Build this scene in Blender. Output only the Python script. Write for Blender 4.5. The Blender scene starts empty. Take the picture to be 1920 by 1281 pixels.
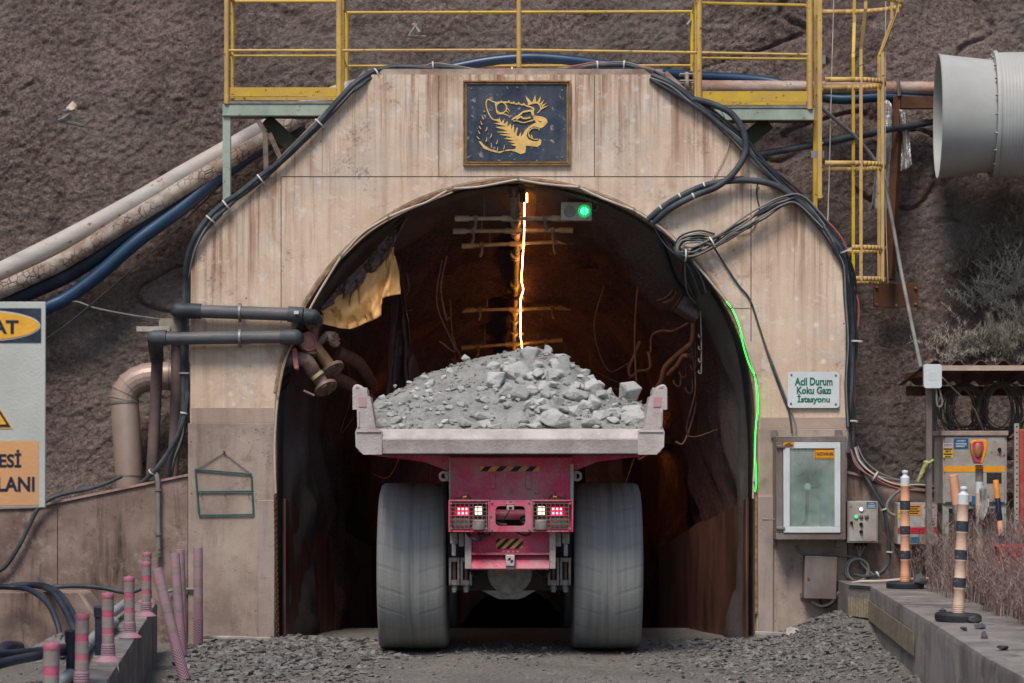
import bpy, bmesh, math, random
import numpy as np
from mathutils import Vector, Matrix
from mathutils.geometry import tessellate_polygon

# ------------------------------------------------------------------ camera, light, exposure
SC = bpy.context.scene
D, F, H = 25.0, 4500.0, 2.067          # metres to the portal face, focal length in photo pixels, eye height
cam_d = bpy.data.cameras.new("camera"); cam = bpy.data.objects.new("camera", cam_d)
SC.collection.objects.link(cam); SC.camera = cam
cam.location = (0, -D, H); cam.rotation_euler = (math.pi/2, 0, 0)
cam_d.sensor_width = 36; cam_d.lens = F/1920*36; cam_d.shift_y = 192.5/1920
cam_d.clip_start = 0.1; cam_d.clip_end = 500
cam_d.dof.use_dof = True; cam_d.dof.focus_distance = 24.3; cam_d.dof.aperture_fstop = 4.0

SUN_EL, SUN_AZ = math.radians(57), math.radians(200)     # behind the viewer, a little to the left
W = bpy.data.worlds.new("World"); SC.world = W; W.use_nodes = True
nt = W.node_tree; nt.nodes.clear()
sky = nt.nodes.new("ShaderNodeTexSky"); sky.sky_type = 'NISHITA'; sky.sun_disc = False
sky.sun_elevation = SUN_EL; sky.sun_rotation = SUN_AZ; sky.dust_density = 1.5; sky.air_density = 1.0; sky.ozone_density = 2.0
bg = nt.nodes.new("ShaderNodeBackground"); bg.inputs[1].default_value = 0.105
wo = nt.nodes.new("ShaderNodeOutputWorld")
nt.links.new(sky.outputs[0], bg.inputs[0]); nt.links.new(bg.outputs[0], wo.inputs[0])
sun_d = bpy.data.lights.new("sun", 'SUN'); sun_d.energy = 2.0; sun_d.angle = math.radians(18); sun_d.color = (1, .90, .80)
sun = bpy.data.objects.new("sun", sun_d); SC.collection.objects.link(sun)
sd = Vector((math.sin(SUN_AZ)*math.cos(SUN_EL), math.cos(SUN_AZ)*math.cos(SUN_EL), math.sin(SUN_EL)))
sun.rotation_euler = sd.to_track_quat('Z', 'Y').to_euler()
SC.view_settings.view_transform = 'Standard'; SC.view_settings.look = 'None'
SC.view_settings.exposure = 0.72; SC.view_settings.gamma = 1.0
SC.cycles.max_bounces = 6; SC.cycles.diffuse_bounces = 3; SC.cycles.glossy_bounces = 3
SC.cycles.transparent_max_bounces = 12; SC.cycles.sample_clamp_indirect = 3.0

R = random.Random(7); NR = np.random.RandomState(7)
def S(Y): return (D+Y)/F
def P(px, py, Y): return Vector(((px-960)*S(Y), Y, H+(833-py)*S(Y)))   # a point of the photograph at the real distance Y

# ------------------------------------------------------------------ materials
def lin(c): return tuple(((v/255)/12.92 if v/255 <= .04045 else ((v/255+.055)/1.055)**2.4) for v in c)
MATS = {}
class NT:
    def __init__(s, name):
        s.m = bpy.data.materials.new(name); s.m.use_nodes = True; s.t = s.m.node_tree
        s.b = s.t.nodes['Principled BSDF']; s.tc = s.t.nodes.new('ShaderNodeTexCoord')
    def n(s, k, **kw):
        x = s.t.nodes.new(k)
        for a, v in kw.items(): setattr(x, a, v)
        return x
    def l(s, a, b): s.t.links.new(a, b)
    def coord(s, scale=(1,1,1)):
        mp = s.n('ShaderNodeMapping'); mp.inputs['Scale'].default_value = scale
        s.l(s.tc.outputs['Object'], mp.inputs[0]); return mp.outputs[0]
    def noise(s, scale, detail=5, rough=.6, stretch=(1,1,1), lo=.35, hi=.65, dist=0):
        x = s.n('ShaderNodeTexNoise'); x.inputs['Scale'].default_value = scale; x.inputs['Detail'].default_value = detail
        x.inputs['Roughness'].default_value = rough; x.inputs['Distortion'].default_value = dist
        s.l(s.coord(stretch), x.inputs['Vector'])
        r = s.n('ShaderNodeMapRange'); r.inputs[1].default_value = lo; r.inputs[2].default_value = hi
        s.l(x.outputs[0], r.inputs[0]); return r.outputs[0]
    def spots(s, scale, lo, hi, stretch=(1,1,1), rnd=1):
        x = s.n('ShaderNodeTexVoronoi'); x.inputs['Scale'].default_value = scale; x.inputs['Randomness'].default_value = rnd
        s.l(s.coord(stretch), x.inputs['Vector'])
        r = s.n('ShaderNodeMapRange'); r.inputs[1].default_value = lo; r.inputs[2].default_value = hi
        r.inputs[3].default_value = 1; r.inputs[4].default_value = 0
        s.l(x.outputs[0], r.inputs[0]); return r.outputs[0]
    def mul(s, a, b):
        x = s.n('ShaderNodeMath', operation='MULTIPLY')
        for i, v in enumerate((a, b)):
            if isinstance(v, (int, float)): x.inputs[i].default_value = v
            else: s.l(v, x.inputs[i])
        return x.outputs[0]
    def mix(s, f, a, b):
        x = s.n('ShaderNodeMix', data_type='RGBA')
        if isinstance(f, (int, float)): x.inputs[0].default_value = f
        else: s.l(f, x.inputs[0])
        for i, v in ((6, a), (7, b)):
            if isinstance(v, tuple): x.inputs[i].default_value = (*lin(v), 1)
            else: s.l(v, x.inputs[i])
        return x.outputs[2]
    def bump(s, h, strength, dist=.01, prev=None):
        x = s.n('ShaderNodeBump'); x.inputs['Strength'].default_value = strength; x.inputs['Distance'].default_value = dist
        s.l(h, x.inputs['Height'])
        if prev: s.l(prev, x.inputs['Normal'])
        return x.outputs[0]
    def out(s, col, rough=.8, metal=0., bump=None, spec=.3):
        if isinstance(col, tuple): s.b.inputs['Base Color'].default_value = (*lin(col), 1)
        else: s.l(col, s.b.inputs['Base Color'])
        s.b.inputs['Roughness'].default_value = rough; s.b.inputs['Metallic'].default_value = metal
        s.b.inputs['Specular IOR Level'].default_value = spec
        if bump: s.l(bump, s.b.inputs['Normal'])
        return s.m
def mat(name, c, c2=None, rough=.7, metal=0., scale=14, dust=None, dustamt=.5, bump=.25, stretch=(1,1,1), chips=None, spec=.3, bs=60):
    """painted / dirty surface: two tones in large patches, optional dust film, optional chips"""
    if name in MATS: return MATS[name]
    t = NT(name); c2 = c2 or tuple(v*.8 for v in c)
    col = t.mix(t.noise(scale, stretch=stretch), c, c2)
    if dust: col = t.mix(t.mul(t.noise(scale*.6, 7, .65, stretch=stretch, lo=.38, hi=.62), dustamt), col, dust)
    if chips: col = t.mix(t.noise(scale*3, 6, .7, lo=.6, hi=.66), col, chips)
    MATS[name] = t.out(col, rough, metal, t.bump(t.noise(bs, 4), bump, .004), spec); return MATS[name]
def emit(name, c, strength):
    t = NT(name); t.b.inputs['Base Color'].default_value = (*lin(c), 1)
    t.b.inputs['Emission Color'].default_value = (*lin(c), 1); t.b.inputs['Emission Strength'].default_value = strength
    return t.m

def concrete_upper():
    t = NT('stained_concrete')
    def math_(op, a, b):
        x = t.n('ShaderNodeMath', operation=op)
        for k, v in enumerate((a, b)):
            if isinstance(v, (int, float)): x.inputs[k].default_value = v
            else: t.l(v, x.inputs[k])
        return x.outputs[0]
    sp = t.n('ShaderNodeSeparateXYZ'); t.l(t.tc.outputs['Object'], sp.inputs[0])
    ax = math_('ABSOLUTE', math_('SUBTRACT', sp.outputs[0], .04), 0)
    top = math_('MINIMUM', 5.92, math_('SUBTRACT', 7.47, math_('MULTIPLY', ax, .985)))
    dep = math_('SUBTRACT', top, sp.outputs[2])                      # how far below the upper edge, where the rain runs from
    r = t.n('ShaderNodeMapRange'); r.inputs[1].default_value = .05; r.inputs[2].default_value = 1.8; r.inputs[3].default_value = 1; r.inputs[4].default_value = .16
    t.l(math_('ADD', dep, math_('MULTIPLY', t.noise(1, 4, .7, stretch=(8,1,.15), lo=.3, hi=.7), 1.3)), r.inputs[0]); run = r.outputs[0]
    col = t.mix(t.noise(1.3, 8, .68, lo=.34, hi=.66), (220,202,181), (200,176,152))
    col = t.mix(t.mul(t.noise(2.2, 7, .7, lo=.50, hi=.64, dist=.8), .5), col, (172,142,116))
    col = t.mix(t.mul(t.noise(1.1, 6, .7, lo=.52, hi=.64, dist=.5), .5), col, (186,182,176))
    wash = t.noise(1, 6, .7, stretch=(3.0,1,.9), lo=.46, hi=.64, dist=.5)
    col = t.mix(t.mul(t.mul(wash, run), .8), col, (150,120,98))
    streak = t.noise(1, 5, .65, stretch=(14,1,.45), lo=.50, hi=.62)
    col = t.mix(t.mul(t.mul(streak, run), 1.0), col, (132,90,64))
    fine = t.noise(1, 4, .6, stretch=(26,1,.5), lo=.50, hi=.66)
    col = t.mix(t.mul(t.mul(fine, run), .6), col, (104,76,62))
    blob = t.spots(5.2, .08, .20); bz = t.noise(1.1, 4, .65, lo=.47, hi=.58)
    col = t.mix(t.mul(t.mul(blob, bz), .7), col, (226,221,212))
    col = t.mix(t.mul(t.noise(7, 6, .7, lo=.58, hi=.64, dist=.6), .45), col, (216,209,200))
    grime = t.mul(t.noise(2.3, 7, .78, lo=.55, hi=.68), t.noise(26, 5, .75, lo=.46, hi=.60))
    col = t.mix(t.mul(grime, .75), col, (84,74,70))
    pock = t.spots(4.4, .030, .050); pz = t.noise(2.2, 3, lo=.46, hi=.52)
    pk = t.mul(pock, pz); col = t.mix(pk, col, (54,44,40))
    b = t.bump(t.noise(55, 5, .7), .25, .006); b = t.bump(t.mul(pk, -1), .5, .01, b)
    return t.out(col, .88, 0, b, .2)
def concrete_lower(name, c=(158,138,128), c2=(128,106,97), dark=(84,62,56), speck=True, streakamt=.55):
    t = NT(name)
    col = t.mix(t.noise(1.4, 7, .65, lo=.36, hi=.64), c, c2)
    st = t.noise(1, 6, .7, stretch=(6,6,.7), lo=.50, hi=.68, dist=.3)
    col = t.mix(t.mul(t.mul(st, t.noise(.9, 3, lo=.42, hi=.58)), streakamt), col, dark)
    col = t.mix(t.mul(t.noise(3.2, 7, .72, lo=.55, hi=.64), .5), col, (170,156,146))
    col = t.mix(t.mul(t.noise(5, 8, .78, lo=.56, hi=.68, dist=.4), .5), col, dark)
    b = t.bump(t.noise(70, 5, .7), .35, .006)
    if speck:
        g = t.mul(t.spots(24, .08, .18), t.noise(1.7, 5, .65, lo=.51, hi=.62)); col = t.mix(g, col, (60,48,44))
        p2 = t.mul(t.spots(8, .03, .06), t.noise(2.5, 2, lo=.48, hi=.54)); col = t.mix(p2, col, (40,32,30)); b = t.bump(t.mul(p2, -1), .6, .012, b)
    return t.out(col, .9, 0, b, .2)
def shotcrete(name, c1, c2, c3, bs=30, ring=False, big=False):
    t = NT(name)
    col = t.mix(t.noise(.8, 6, .65, lo=.36, hi=.64), c1, c2)
    col = t.mix(t.mul(t.noise(18, 6, .75, lo=.42, hi=.66), .55), col, c3)
    col = t.mix(t.mul(t.noise(.35, 4, .6, stretch=(2,2,.7), lo=.52, hi=.66), .5), col, tuple(v*.62 for v in c2))
    col = t.mix(t.mul(t.noise(34, 3, .8, lo=.50, hi=.62), .6), col, tuple(v*.42 for v in c2))
    if big:
        col = t.mix(t.mul(t.noise(.5, 5, .65, lo=.50, hi=.62, dist=.5), .45), col, (150,144,138))
        col = t.mix(t.mul(t.noise(.42, 6, .7, stretch=(1.6,1,.8), lo=.53, hi=.66, dist=.8), .4), col, (92,72,67))
        w = t.n('ShaderNodeTexVoronoi', feature='DISTANCE_TO_EDGE'); w.inputs['Scale'].default_value = .55; t.l(t.coord((1,1,1.6)), w.inputs['Vector'])
        r = t.n('ShaderNodeMapRange'); r.inputs[1].default_value = 0; r.inputs[2].default_value = .03; r.inputs[3].default_value = 1; r.inputs[4].default_value = 0; t.l(w.outputs[0], r.inputs[0])
        col = t.mix(t.mul(t.mul(r.outputs[0], t.noise(.9, 4, lo=.50, hi=.58)), .5), col, (58,46,46))
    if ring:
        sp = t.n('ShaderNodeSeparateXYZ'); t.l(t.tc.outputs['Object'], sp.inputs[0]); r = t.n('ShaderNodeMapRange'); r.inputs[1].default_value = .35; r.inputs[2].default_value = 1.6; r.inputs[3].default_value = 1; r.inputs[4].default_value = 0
        t.l(sp.outputs[1], r.inputs[0]); col = t.mix(t.mul(r.outputs[0], t.noise(1.5, 5, .6, stretch=(1,1,.4), lo=.3, hi=.55)), col, (118,112,110))  # grey concrete near the mouth; daylight there and maroon shade deeper are painted in
    b = t.bump(t.noise(bs, 4, .75, lo=.25, hi=.75), 1., .07); b = t.bump(t.noise(70, 4, .75), .8, .015, b)
    return t.out(col, .95, 0, b, .15)

M_CONC = concrete_upper(); M_LOW = concrete_lower('dusty_lower_concrete', (178,162,149), (142,126,115), (94,74,66))
M_WING = concrete_lower('wing_wall_concrete', (152,133,122), (104,86,79), (50,36,33), streakamt=1.0)
M_KERB = concrete_lower('kerb_concrete', (138,135,131), (104,100,98), (56,50,52), streakamt=.8)
M_PIL = concrete_lower('pale_pilaster_concrete', (166,154,146), (148,134,126), (110,94,86), speck=False)
M_ROCK = shotcrete('sprayed_concrete_slope', (154,135,127), (114,98,93), (200,182,170), big=True)
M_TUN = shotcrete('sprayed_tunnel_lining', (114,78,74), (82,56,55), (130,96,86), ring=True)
M_SEAM = mat('joint_sealant', (74,58,20), (52,40,36), .9)
M_TRIM = mat('rusty_trim', (152,128,100), (104,78,58), .7, scale=20, stretch=(1,1,1))
M_YEL = mat('worn_yellow_paint', (206,176,40), (186,154,54), .5, chips=(96,62,38), scale=6, dust=(176,138,92), dustamt=.55, bump=.1)
M_YELD = mat('faded_yellow_paint', (206,174,86), (180,146,92), .55, chips=(88,60,44), scale=5, dust=(172,140,108), dustamt=.6, bump=.1)
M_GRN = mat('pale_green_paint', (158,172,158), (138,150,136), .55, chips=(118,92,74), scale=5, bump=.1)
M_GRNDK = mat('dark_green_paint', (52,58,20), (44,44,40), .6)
M_GALV = mat('galvanised_steel', (142,144,142), (112,112,110), .5, .3, scale=9, dust=(120,106,98))
M_BLK = mat('black_rubber_cable', (44,54,62), (34,42,50), .55, scale=5, dust=(92,96,98), dustamt=.55, stretch=(1,1,1), bump=.1)
M_BLKC = mat('dark_cable', (34,38,44), (26,30,36), .5, scale=4, dust=(70,72,74), dustamt=.4)
M_GRYC = mat('grey_cable', (128,128,124), (104,102,98), .6, scale=5)
M_WHTC = mat('dusty_white_conduit', (196,184,172), (168,152,138), .6, scale=4)
M_REDC = mat('pink_wire', (170,96,88), (150,84,80), .6)
M_TIE = mat('white_tie', (206,204,198), (180,178,172), .5)
M_BLUE = mat('blue_hose', (8,50,84), (6,30,72), .38, scale=1.4, dust=(40,82,100), dustamt=.5, bump=.05, spec=.5)
M_BLUED = mat('dark_blue_hose', (24,31,46), (17,21,34), .55, scale=3, dust=(70,78,92), dustamt=.5)
M_HDPE = mat('black_plastic_pipe', (72,84,92), (56,64,70), .5, scale=3, dust=(122,112,108), dustamt=.7, stretch=(.6,1,3))
M_HDPEV = mat('dusty_plastic_pipe', (96,84,84), (70,64,66), .65, scale=3, dust=(128,108,102), dustamt=.6)
M_WPIPE = mat('scuffed_white_pipe', (184,184,178), (158,154,148), .6, scale=4, dust=(176,158,148), dustamt=.5, chips=(118,76,60), stretch=(.5,1,2))
M_RUSTW = mat('rusting_white_pipe', (190,180,170), (168,150,138), .6, scale=5, dust=(150,92,62), dustamt=.75, chips=(112,62,40), stretch=(.8,1,2.2))
M_RUST = mat('rusted_steel', (88,58,20), (58,40,38), .8, scale=8, dust=(112,72,56), dustamt=.5)
M_IRON = mat('dusty_iron', (132,112,102), (98,78,68), .7, .1, scale=12)
M_BAR = mat('tan_dusty_bar', (176,154,132), (146,124,104), .6, scale=10)
M_BRASS = mat('tan_painted_tube', (176,138,96), (140,104,70), .4, .35, scale=6)
M_REDP = mat('faded_red_paint', (160,80,84), (130,66,68), .6, dust=(150,128,120), scale=20)
M_SILV = mat('dusty_duct_cladding', (170,154,144), (140,122,114), .45, .25, scale=3, dust=(180,152,138), dustamt=.6, stretch=(1,1,.5), bump=.1)
M_WHITE = mat('white_plate', (206,214,214), (192,198,198), .5, scale=3)
M_DUCT = mat('ribbed_duct', (176,181,178), (164,168,164), .5, scale=2, dust=(156,150,144), dustamt=.45, bump=.08)
M_TEXTG = mat('green_lettering', (24,110,84), (24,100,78), .6); M_TEXTK = mat('navy_lettering', (22,32,52), (26,36,56), .6)
M_BLACK = mat('black_plastic', (26,27,30), (20,20,22), .5)
M_NAVY = mat('navy_panel', (32,46,66), (22,32,48), .5, scale=9, dust=(64,74,84), dustamt=.55)
M_GOLD = mat('gold_paint', (230,198,124), (206,164,90), .55, .0, scale=14)
M_ORANGE = mat('orange_label', (228,156,28), (214,142,30), .5); M_LBLUE = mat('blue_label', (48,104,140), (42,92,128), .5)
M_LYEL = mat('yellow_label', (222,180,50), (206,164,50), .5); M_LPINK = mat('pale_label', (206,186,184), (190,170,168), .6)
M_LRED = mat('red_stripe', (188,34,56), (168,36,52), .5)
M_STEEL = mat('brushed_steel', (140,134,128), (112,104,98), .45, .35, scale=4, dust=(118,98,88), dustamt=.7, stretch=(1,1,.6))
M_PANELG = mat('grey_enclosure', (172,174,168), (150,148,140), .5, scale=5, dust=(138,108,92), dustamt=.5, chips=(120,84,66))
M_SIGNB = mat('off_white_sign', (184,188,182), (168,170,164), .6, scale=2)
M_SIGNO = mat('faded_orange_sign', (204,154,100), (190,142,108), .6, scale=1.2); M_SIGNY = mat('amber_sign', (226,170,58), (214,156,56), .6)
M_STEELDK = mat('dark_steel_sheet', (124,84,72), (78,56,50), .40, .4, scale=3, stretch=(2,2,.4), bump=.15)

# ------------------------------------------------------------------ mesh helpers
def smooth_path(pts, k=6):
    if len(pts) < 3: return [Vector(p) for p in pts]
    p = [Vector(q) for q in pts]; p = [2*p[0]-p[1]] + p + [2*p[-1]-p[-2]]; out = []
    for i in range(1, len(p)-2):
        a, b, c, d = p[i-1:i+3]
        for j in range(k):
            t = j/k
            out.append(.5*((2*b)+(c-a)*t+(2*a-5*b+4*c-d)*t*t+(3*b-a-3*c+d)*t**3))
    return out+[p[-2]]
class MB:
    def __init__(s): s.v = []; s.f = []
    def add(s, vs, fs):
        o = len(s.v); s.v += [tuple(v) for v in vs]; s.f += [tuple(i+o for i in f) for f in fs]; return s
    def box(s, a, b):
        x0,y0,z0 = (min(a[i],b[i]) for i in range(3)); x1,y1,z1 = (max(a[i],b[i]) for i in range(3))
        return s.add([(x0,y0,z0),(x1,y0,z0),(x1,y1,z0),(x0,y1,z0),(x0,y0,z1),(x1,y0,z1),(x1,y1,z1),(x0,y1,z1)],
                     [(0,3,2,1),(4,5,6,7),(0,1,5,4),(1,2,6,5),(2,3,7,6),(3,0,4,7)])
    def pb(s, x0, y0, x1, y1, Y, dep):                # box whose front face is the photo rectangle at distance Y
        a, b = P(x0,y0,Y), P(x1,y1,Y); return s.box((a.x,Y,a.z),(b.x,Y+dep,b.z))
    def obox(s, c, size, rot=None):
        m = MB().box([-v/2 for v in size],[v/2 for v in size]); rot = rot or Matrix.Identity(3)
        return s.add([rot@Vector(v)+Vector(c) for v in m.v], m.f)
    def bar(s, a, b, w, d):                           # rectangular bar from a to b
        a, b = Vector(a), Vector(b); t = (b-a); q = t.to_track_quat('Z','Y').to_matrix()
        return s.obox((a+b)/2, (w,d,t.length), q)
    def prism(s, poly, y0, y1):                       # polygon in x,z pushed from y0 to y1
        n = len(poly); vs = [(p[0],y0,p[1]) for p in poly]+[(p[0],y1,p[1]) for p in poly]
        tri = tessellate_polygon([[Vector((p[0],p[1],0)) for p in poly]])
        ar = sum(poly[i][0]*poly[(i+1)%n][1]-poly[(i+1)%n][0]*poly[i][1] for i in range(n))
        fs = []
        for a,b,c in tri:
            A,B,C = (Vector(poly[i]) for i in (a,b,c)); cr = (B.x-A.x)*(C.y-A.y)-(B.y-A.y)*(C.x-A.x)
            t = (a,b,c) if cr > 0 else (a,c,b); fs.append(t); fs.append(tuple(i+n for i in reversed(t)))
        for i in range(n):
            j = (i+1)%n; fs.append((j,i,i+n,j+n) if ar > 0 else (i,j,j+n,i+n))
        return s.add(vs, fs)
    def pprism(s, pts, Y, dep):
        q = [P(x,y,Y) for x,y in pts]; return s.prism([(v.x,v.z) for v in q], Y, Y+dep)
    def tube(s, pts, r, n=8, k=6, caps=True, smooth=True):
        p = smooth_path(pts, k) if smooth else [Vector(q) for q in pts]; m = len(p); rs = r if isinstance(r, (list,tuple)) else None
        vs = []; fs = []; up = None
        for i in range(m):
            t = (p[min(i+1,m-1)]-p[max(i-1,0)])
            t = t.normalized() if t.length > 1e-9 else Vector((0,0,1))
            if up is None: up = (Vector((0,0,1)) if abs(t.z) < .9 else Vector((1,0,0)))
            u = (up-t*up.dot(t)); u = u.normalized() if u.length > 1e-6 else t.orthogonal().normalized(); up = u; w = t.cross(u)
            rr = r if rs is None else rs[0]+(rs[-1]-rs[0])*i/(m-1) if len(rs) == 2 else rs[i]
            for j in range(n):
                a = 2*math.pi*j/n; vs.append(p[i]+(u*math.cos(a)+w*math.sin(a))*rr)
        for i in range(m-1):
            for j in range(n): fs.append((i*n+j, i*n+(j+1)%n, (i+1)*n+(j+1)%n, (i+1)*n+j))
        if caps: fs.append(tuple(range(n-1,-1,-1))); fs.append(tuple((m-1)*n+j for j in range(n)))
        return s.add(vs, fs)
    def lathe(s, prof, o, axis=(0,0,1), n=20, caps=True):        # prof: (radius, height along axis)
        a = Vector(axis).normalized(); q = a.to_track_quat('Z','Y').to_matrix(); o = Vector(o); vs = []; fs = []; m = len(prof)
        for r,h in prof:
            for j in range(n):
                t = 2*math.pi*j/n; vs.append(o+q@Vector((max(r,1e-4)*math.cos(t), max(r,1e-4)*math.sin(t), h)))
        for i in range(m-1):
            for j in range(n): fs.append((i*n+j, i*n+(j+1)%n, (i+1)*n+(j+1)%n, (i+1)*n+j))
        if caps and prof[0][0] > 1e-3: fs.append(tuple(range(n-1,-1,-1)))
        if caps and prof[-1][0] > 1e-3: fs.append(tuple((m-1)*n+j for j in range(n)))
        return s.add(vs, fs)
    def cyl(s, a, b, r, n=16): 
        a, b = Vector(a), Vector(b); return s.lathe([(r,0),(r,(b-a).length)], a, b-a, n)
    def ball(s, c, r, n=12, sq=(1,1,1)):
        pr = [(r*math.sin(math.pi*i/8), -r*math.cos(math.pi*i/8)) for i in range(9)]
        m = MB().lathe(pr, (0,0,0), n=n); c = Vector(c)
        return s.add([(c.x+v[0]*sq[0], c.y+v[1]*sq[1], c.z+v[2]*sq[2]) for v in m.v], m.f)
    def rock(s, c, size, rnd, flat=1., n=11, turn=True):
        bm = bmesh.new()
        for _ in range(n):
            v = Vector((rnd.gauss(0,1), rnd.gauss(0,1), rnd.gauss(0,1))).normalized()*(rnd.uniform(.82,1.08))
            bm.verts.new((v.x*size[0], v.y*size[1], v.z*size[2]))
        r = bmesh.ops.convex_hull(bm, input=bm.verts)
        bm.verts.ensure_lookup_table(); bm.faces.ensure_lookup_table()
        idx = {v: i for i, v in enumerate(bm.verts)}
        q = Matrix.Rotation(rnd.uniform(0,6.28) if turn else rnd.uniform(-.2,.2), 3, Vector((rnd.gauss(0,.3), rnd.gauss(0,.3), 1)).normalized())
        s.add([q@v.co+Vector(c) for v in bm.verts], [tuple(idx[v] for v in f.verts) for f in bm.faces]); bm.free(); return s
    def build(s, name, m, parent=None, bevel=0., flat=False, sharp=38, origin=None):
        if parent is not None: o = world(parent)
        elif origin is not None: o = Vector(origin)
        else:
            a = np.array(s.v); o = Vector(((a[:,0].min()+a[:,0].max())/2, (a[:,1].min()+a[:,1].max())/2, a[:,2].min()))
        me = bpy.data.meshes.new(name); me.from_pydata([(v[0]-o.x, v[1]-o.y, v[2]-o.z) for v in s.v], [], s.f)
        if not flat:
            me.polygons.foreach_set('use_smooth', [True]*len(me.polygons)); me.set_sharp_from_angle(angle=math.radians(sharp))
        me.materials.append(m); ob = bpy.data.objects.new(name, me); SC.collection.objects.link(ob)
        if parent is not None: ob.parent = parent
        else: ob.location = o
        if bevel:
            b = ob.modifiers.new('bevel', 'BEVEL'); b.width = bevel; b.segments = 2; b.limit_method = 'ANGLE'; b.harden_normals = False
        return ob
def build_each(mb, name, m, parent, bevel=0.):
    par = list(range(len(mb.v)))
    def find(a):
        while par[a] != a: par[a] = par[par[a]]; a = par[a]
        return a
    for f in mb.f:
        for k in f[1:]: par[find(k)] = find(f[0])
    gr = {}
    for f in mb.f: gr.setdefault(find(f[0]), []).append(f)
    for fs in gr.values():
        ids = sorted({i for f in fs for i in f}); ix = {a: k for k, a in enumerate(ids)}; q = MB(); q.v = [mb.v[i] for i in ids]; q.f = [tuple(ix[i] for i in f) for f in fs]
        q.build(name, m, parent, bevel)
def world(o):
    v = Vector(o.location)
    while o.parent: o = o.parent; v = v+Vector(o.location)
    return v
def tag(o, label, cat, group=None, kind=None):
    if label: o['label'] = label
    if cat: o['category'] = cat
    if group: o['group'] = group
    if kind: o['kind'] = kind
    return o
def thing(name, label, cat, loc, group=None):
    o = bpy.data.objects.new(name, None); SC.collection.objects.link(o); o.location = loc; o.empty_display_size = .1
    return tag(o, label, cat, group)
def dup(o, loc=None, rot=None, label=None, parent=None):
    c = o.copy(); SC.collection.objects.link(c); c.parent = parent
    if loc is not None: c.location = loc
    if rot is not None: c.rotation_euler = rot
    if label: c['label'] = label
    for ch in list(o.children): dup(ch, parent=c)
    return c
def text(body, x0, y0, x1, y1, Y, m, parent, bold=.0, name='lettering', dep=.0015):
    cu = bpy.data.curves.new('t', 'FONT'); cu.body = body; cu.size = 1; cu.offset = bold; cu.extrude = .02; cu.align_x = 'LEFT'; cu.resolution_u = 3
    o = bpy.data.objects.new('t', cu); SC.collection.objects.link(o)
    bpy.context.view_layer.update()
    me = bpy.data.meshes.new_from_object(o.evaluated_get(bpy.context.evaluated_depsgraph_get()))
    bpy.data.objects.remove(o); bpy.data.curves.remove(cu)
    a = np.array([v.co[:] for v in me.vertices]); fs = [tuple(p.vertices) for p in me.polygons]; bpy.data.meshes.remove(me)
    lo, hi = a.min(0), a.max(0); A, B = P(x0,y1,Y), P(x1,y0,Y)
    vs = [(A.x+(v[0]-lo[0])/(hi[0]-lo[0])*(B.x-A.x), Y-dep-(v[2])/.02*dep*.5, A.z+(v[1]-lo[1])/(hi[1]-lo[1])*(B.z-A.z)) for v in a]
    return MB().add(vs, fs).build(name, m, parent, flat=True)

# numpy value noise
_T = NR.rand(512, 512)
def vnoise(x, y):
    xi = np.floor(x).astype(int); yi = np.floor(y).astype(int); fx = x-xi; fy = y-yi
    fx = fx*fx*(3-2*fx); fy = fy*fy*(3-2*fy); g = lambda a, b: _T[a % 512, b % 512]
    return (g(xi,yi)*(1-fx)+g(xi+1,yi)*fx)*(1-fy)+(g(xi,yi+1)*(1-fx)+g(xi+1,yi+1)*fx)*fy-.5
def fbm(x, y, oct=4, gain=.5):
    r = 0; a = 1
    for i in range(oct): r = r+a*vnoise(x*2**i+17.3*i, y*2**i+9.1*i); a *= gain
    return r
def grid(name, X, Y, Z, m, mask=None, smooth=True):
    nr, nc = X.shape; v = np.stack([X.ravel(), Y.ravel(), Z.ravel()], 1)
    i = np.arange(nr*nc).reshape(nr, nc); q = np.stack([i[:-1,:-1], i[:-1,1:], i[1:,1:], i[1:,:-1]], -1).reshape(-1, 4)
    if mask is not None: q = q[mask[:-1,:-1].ravel()]
    me = bpy.data.meshes.new(name); me.vertices.add(len(v)); me.vertices.foreach_set('co', v.ravel())
    me.loops.add(len(q)*4); me.loops.foreach_set('vertex_index', q.ravel()); me.polygons.add(len(q))
    me.polygons.foreach_set('loop_start', np.arange(0, len(q)*4, 4)); me.polygons.foreach_set('loop_total', np.full(len(q), 4))
    me.update(); me.validate()
    if smooth: me.polygons.foreach_set('use_smooth', [True]*len(me.polygons))
    me.materials.append(m); o = bpy.data.objects.new(name, me); SC.collection.objects.link(o); return o

# ================================================================== SETTING
ARC_X, ARC_Z, ARC_R = (967-960)*S(0), H+(833-790)*S(0), 452*S(0)
def axis_drop(y): return -.17*max(0, y-.6)
def floor_z(y): return -.12*np.maximum(0, y-2.0)

# ground: one sheet, finer where it is seen, dipping into the tunnel
gx = np.concatenate([np.linspace(-70,-7,22), np.arange(-6.6,6.6,.06), np.linspace(7,70,22)])
gy = np.concatenate([np.linspace(-80,-16,18), np.arange(-15,1.5,.07), np.arange(1.6,24,.4), np.linspace(25,60,6)])
GX, GY = np.meshgrid(gx, gy)
def ground_h(x, y):
    h = .02*fbm(x*.9, y*.9, 3)+.012*fbm(x*6, y*6, 3)
    near = (np.abs(x) < 7) & (y > -16) & (y < .6)
    rm = .31*np.exp(-((x-3.55)/.75)**2-((y+.3)/1.3)**2)+.14*np.exp(-((x-3.5)/.6)**2-((y+3.8)/3.5)**2)
    lm = .05*np.exp(-((x+2.6)/.7)**2-((y+1.0)/2.2)**2)
    ruts = -.03*np.exp(-((np.abs(x)-1.0)/.35)**2)
    return np.where(near, h+rm+lm+ruts, 0)+np.where(y < 2, 0, floor_z(y))-.01*(np.abs(x) > 7)
t = NT('gravel_road')
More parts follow.
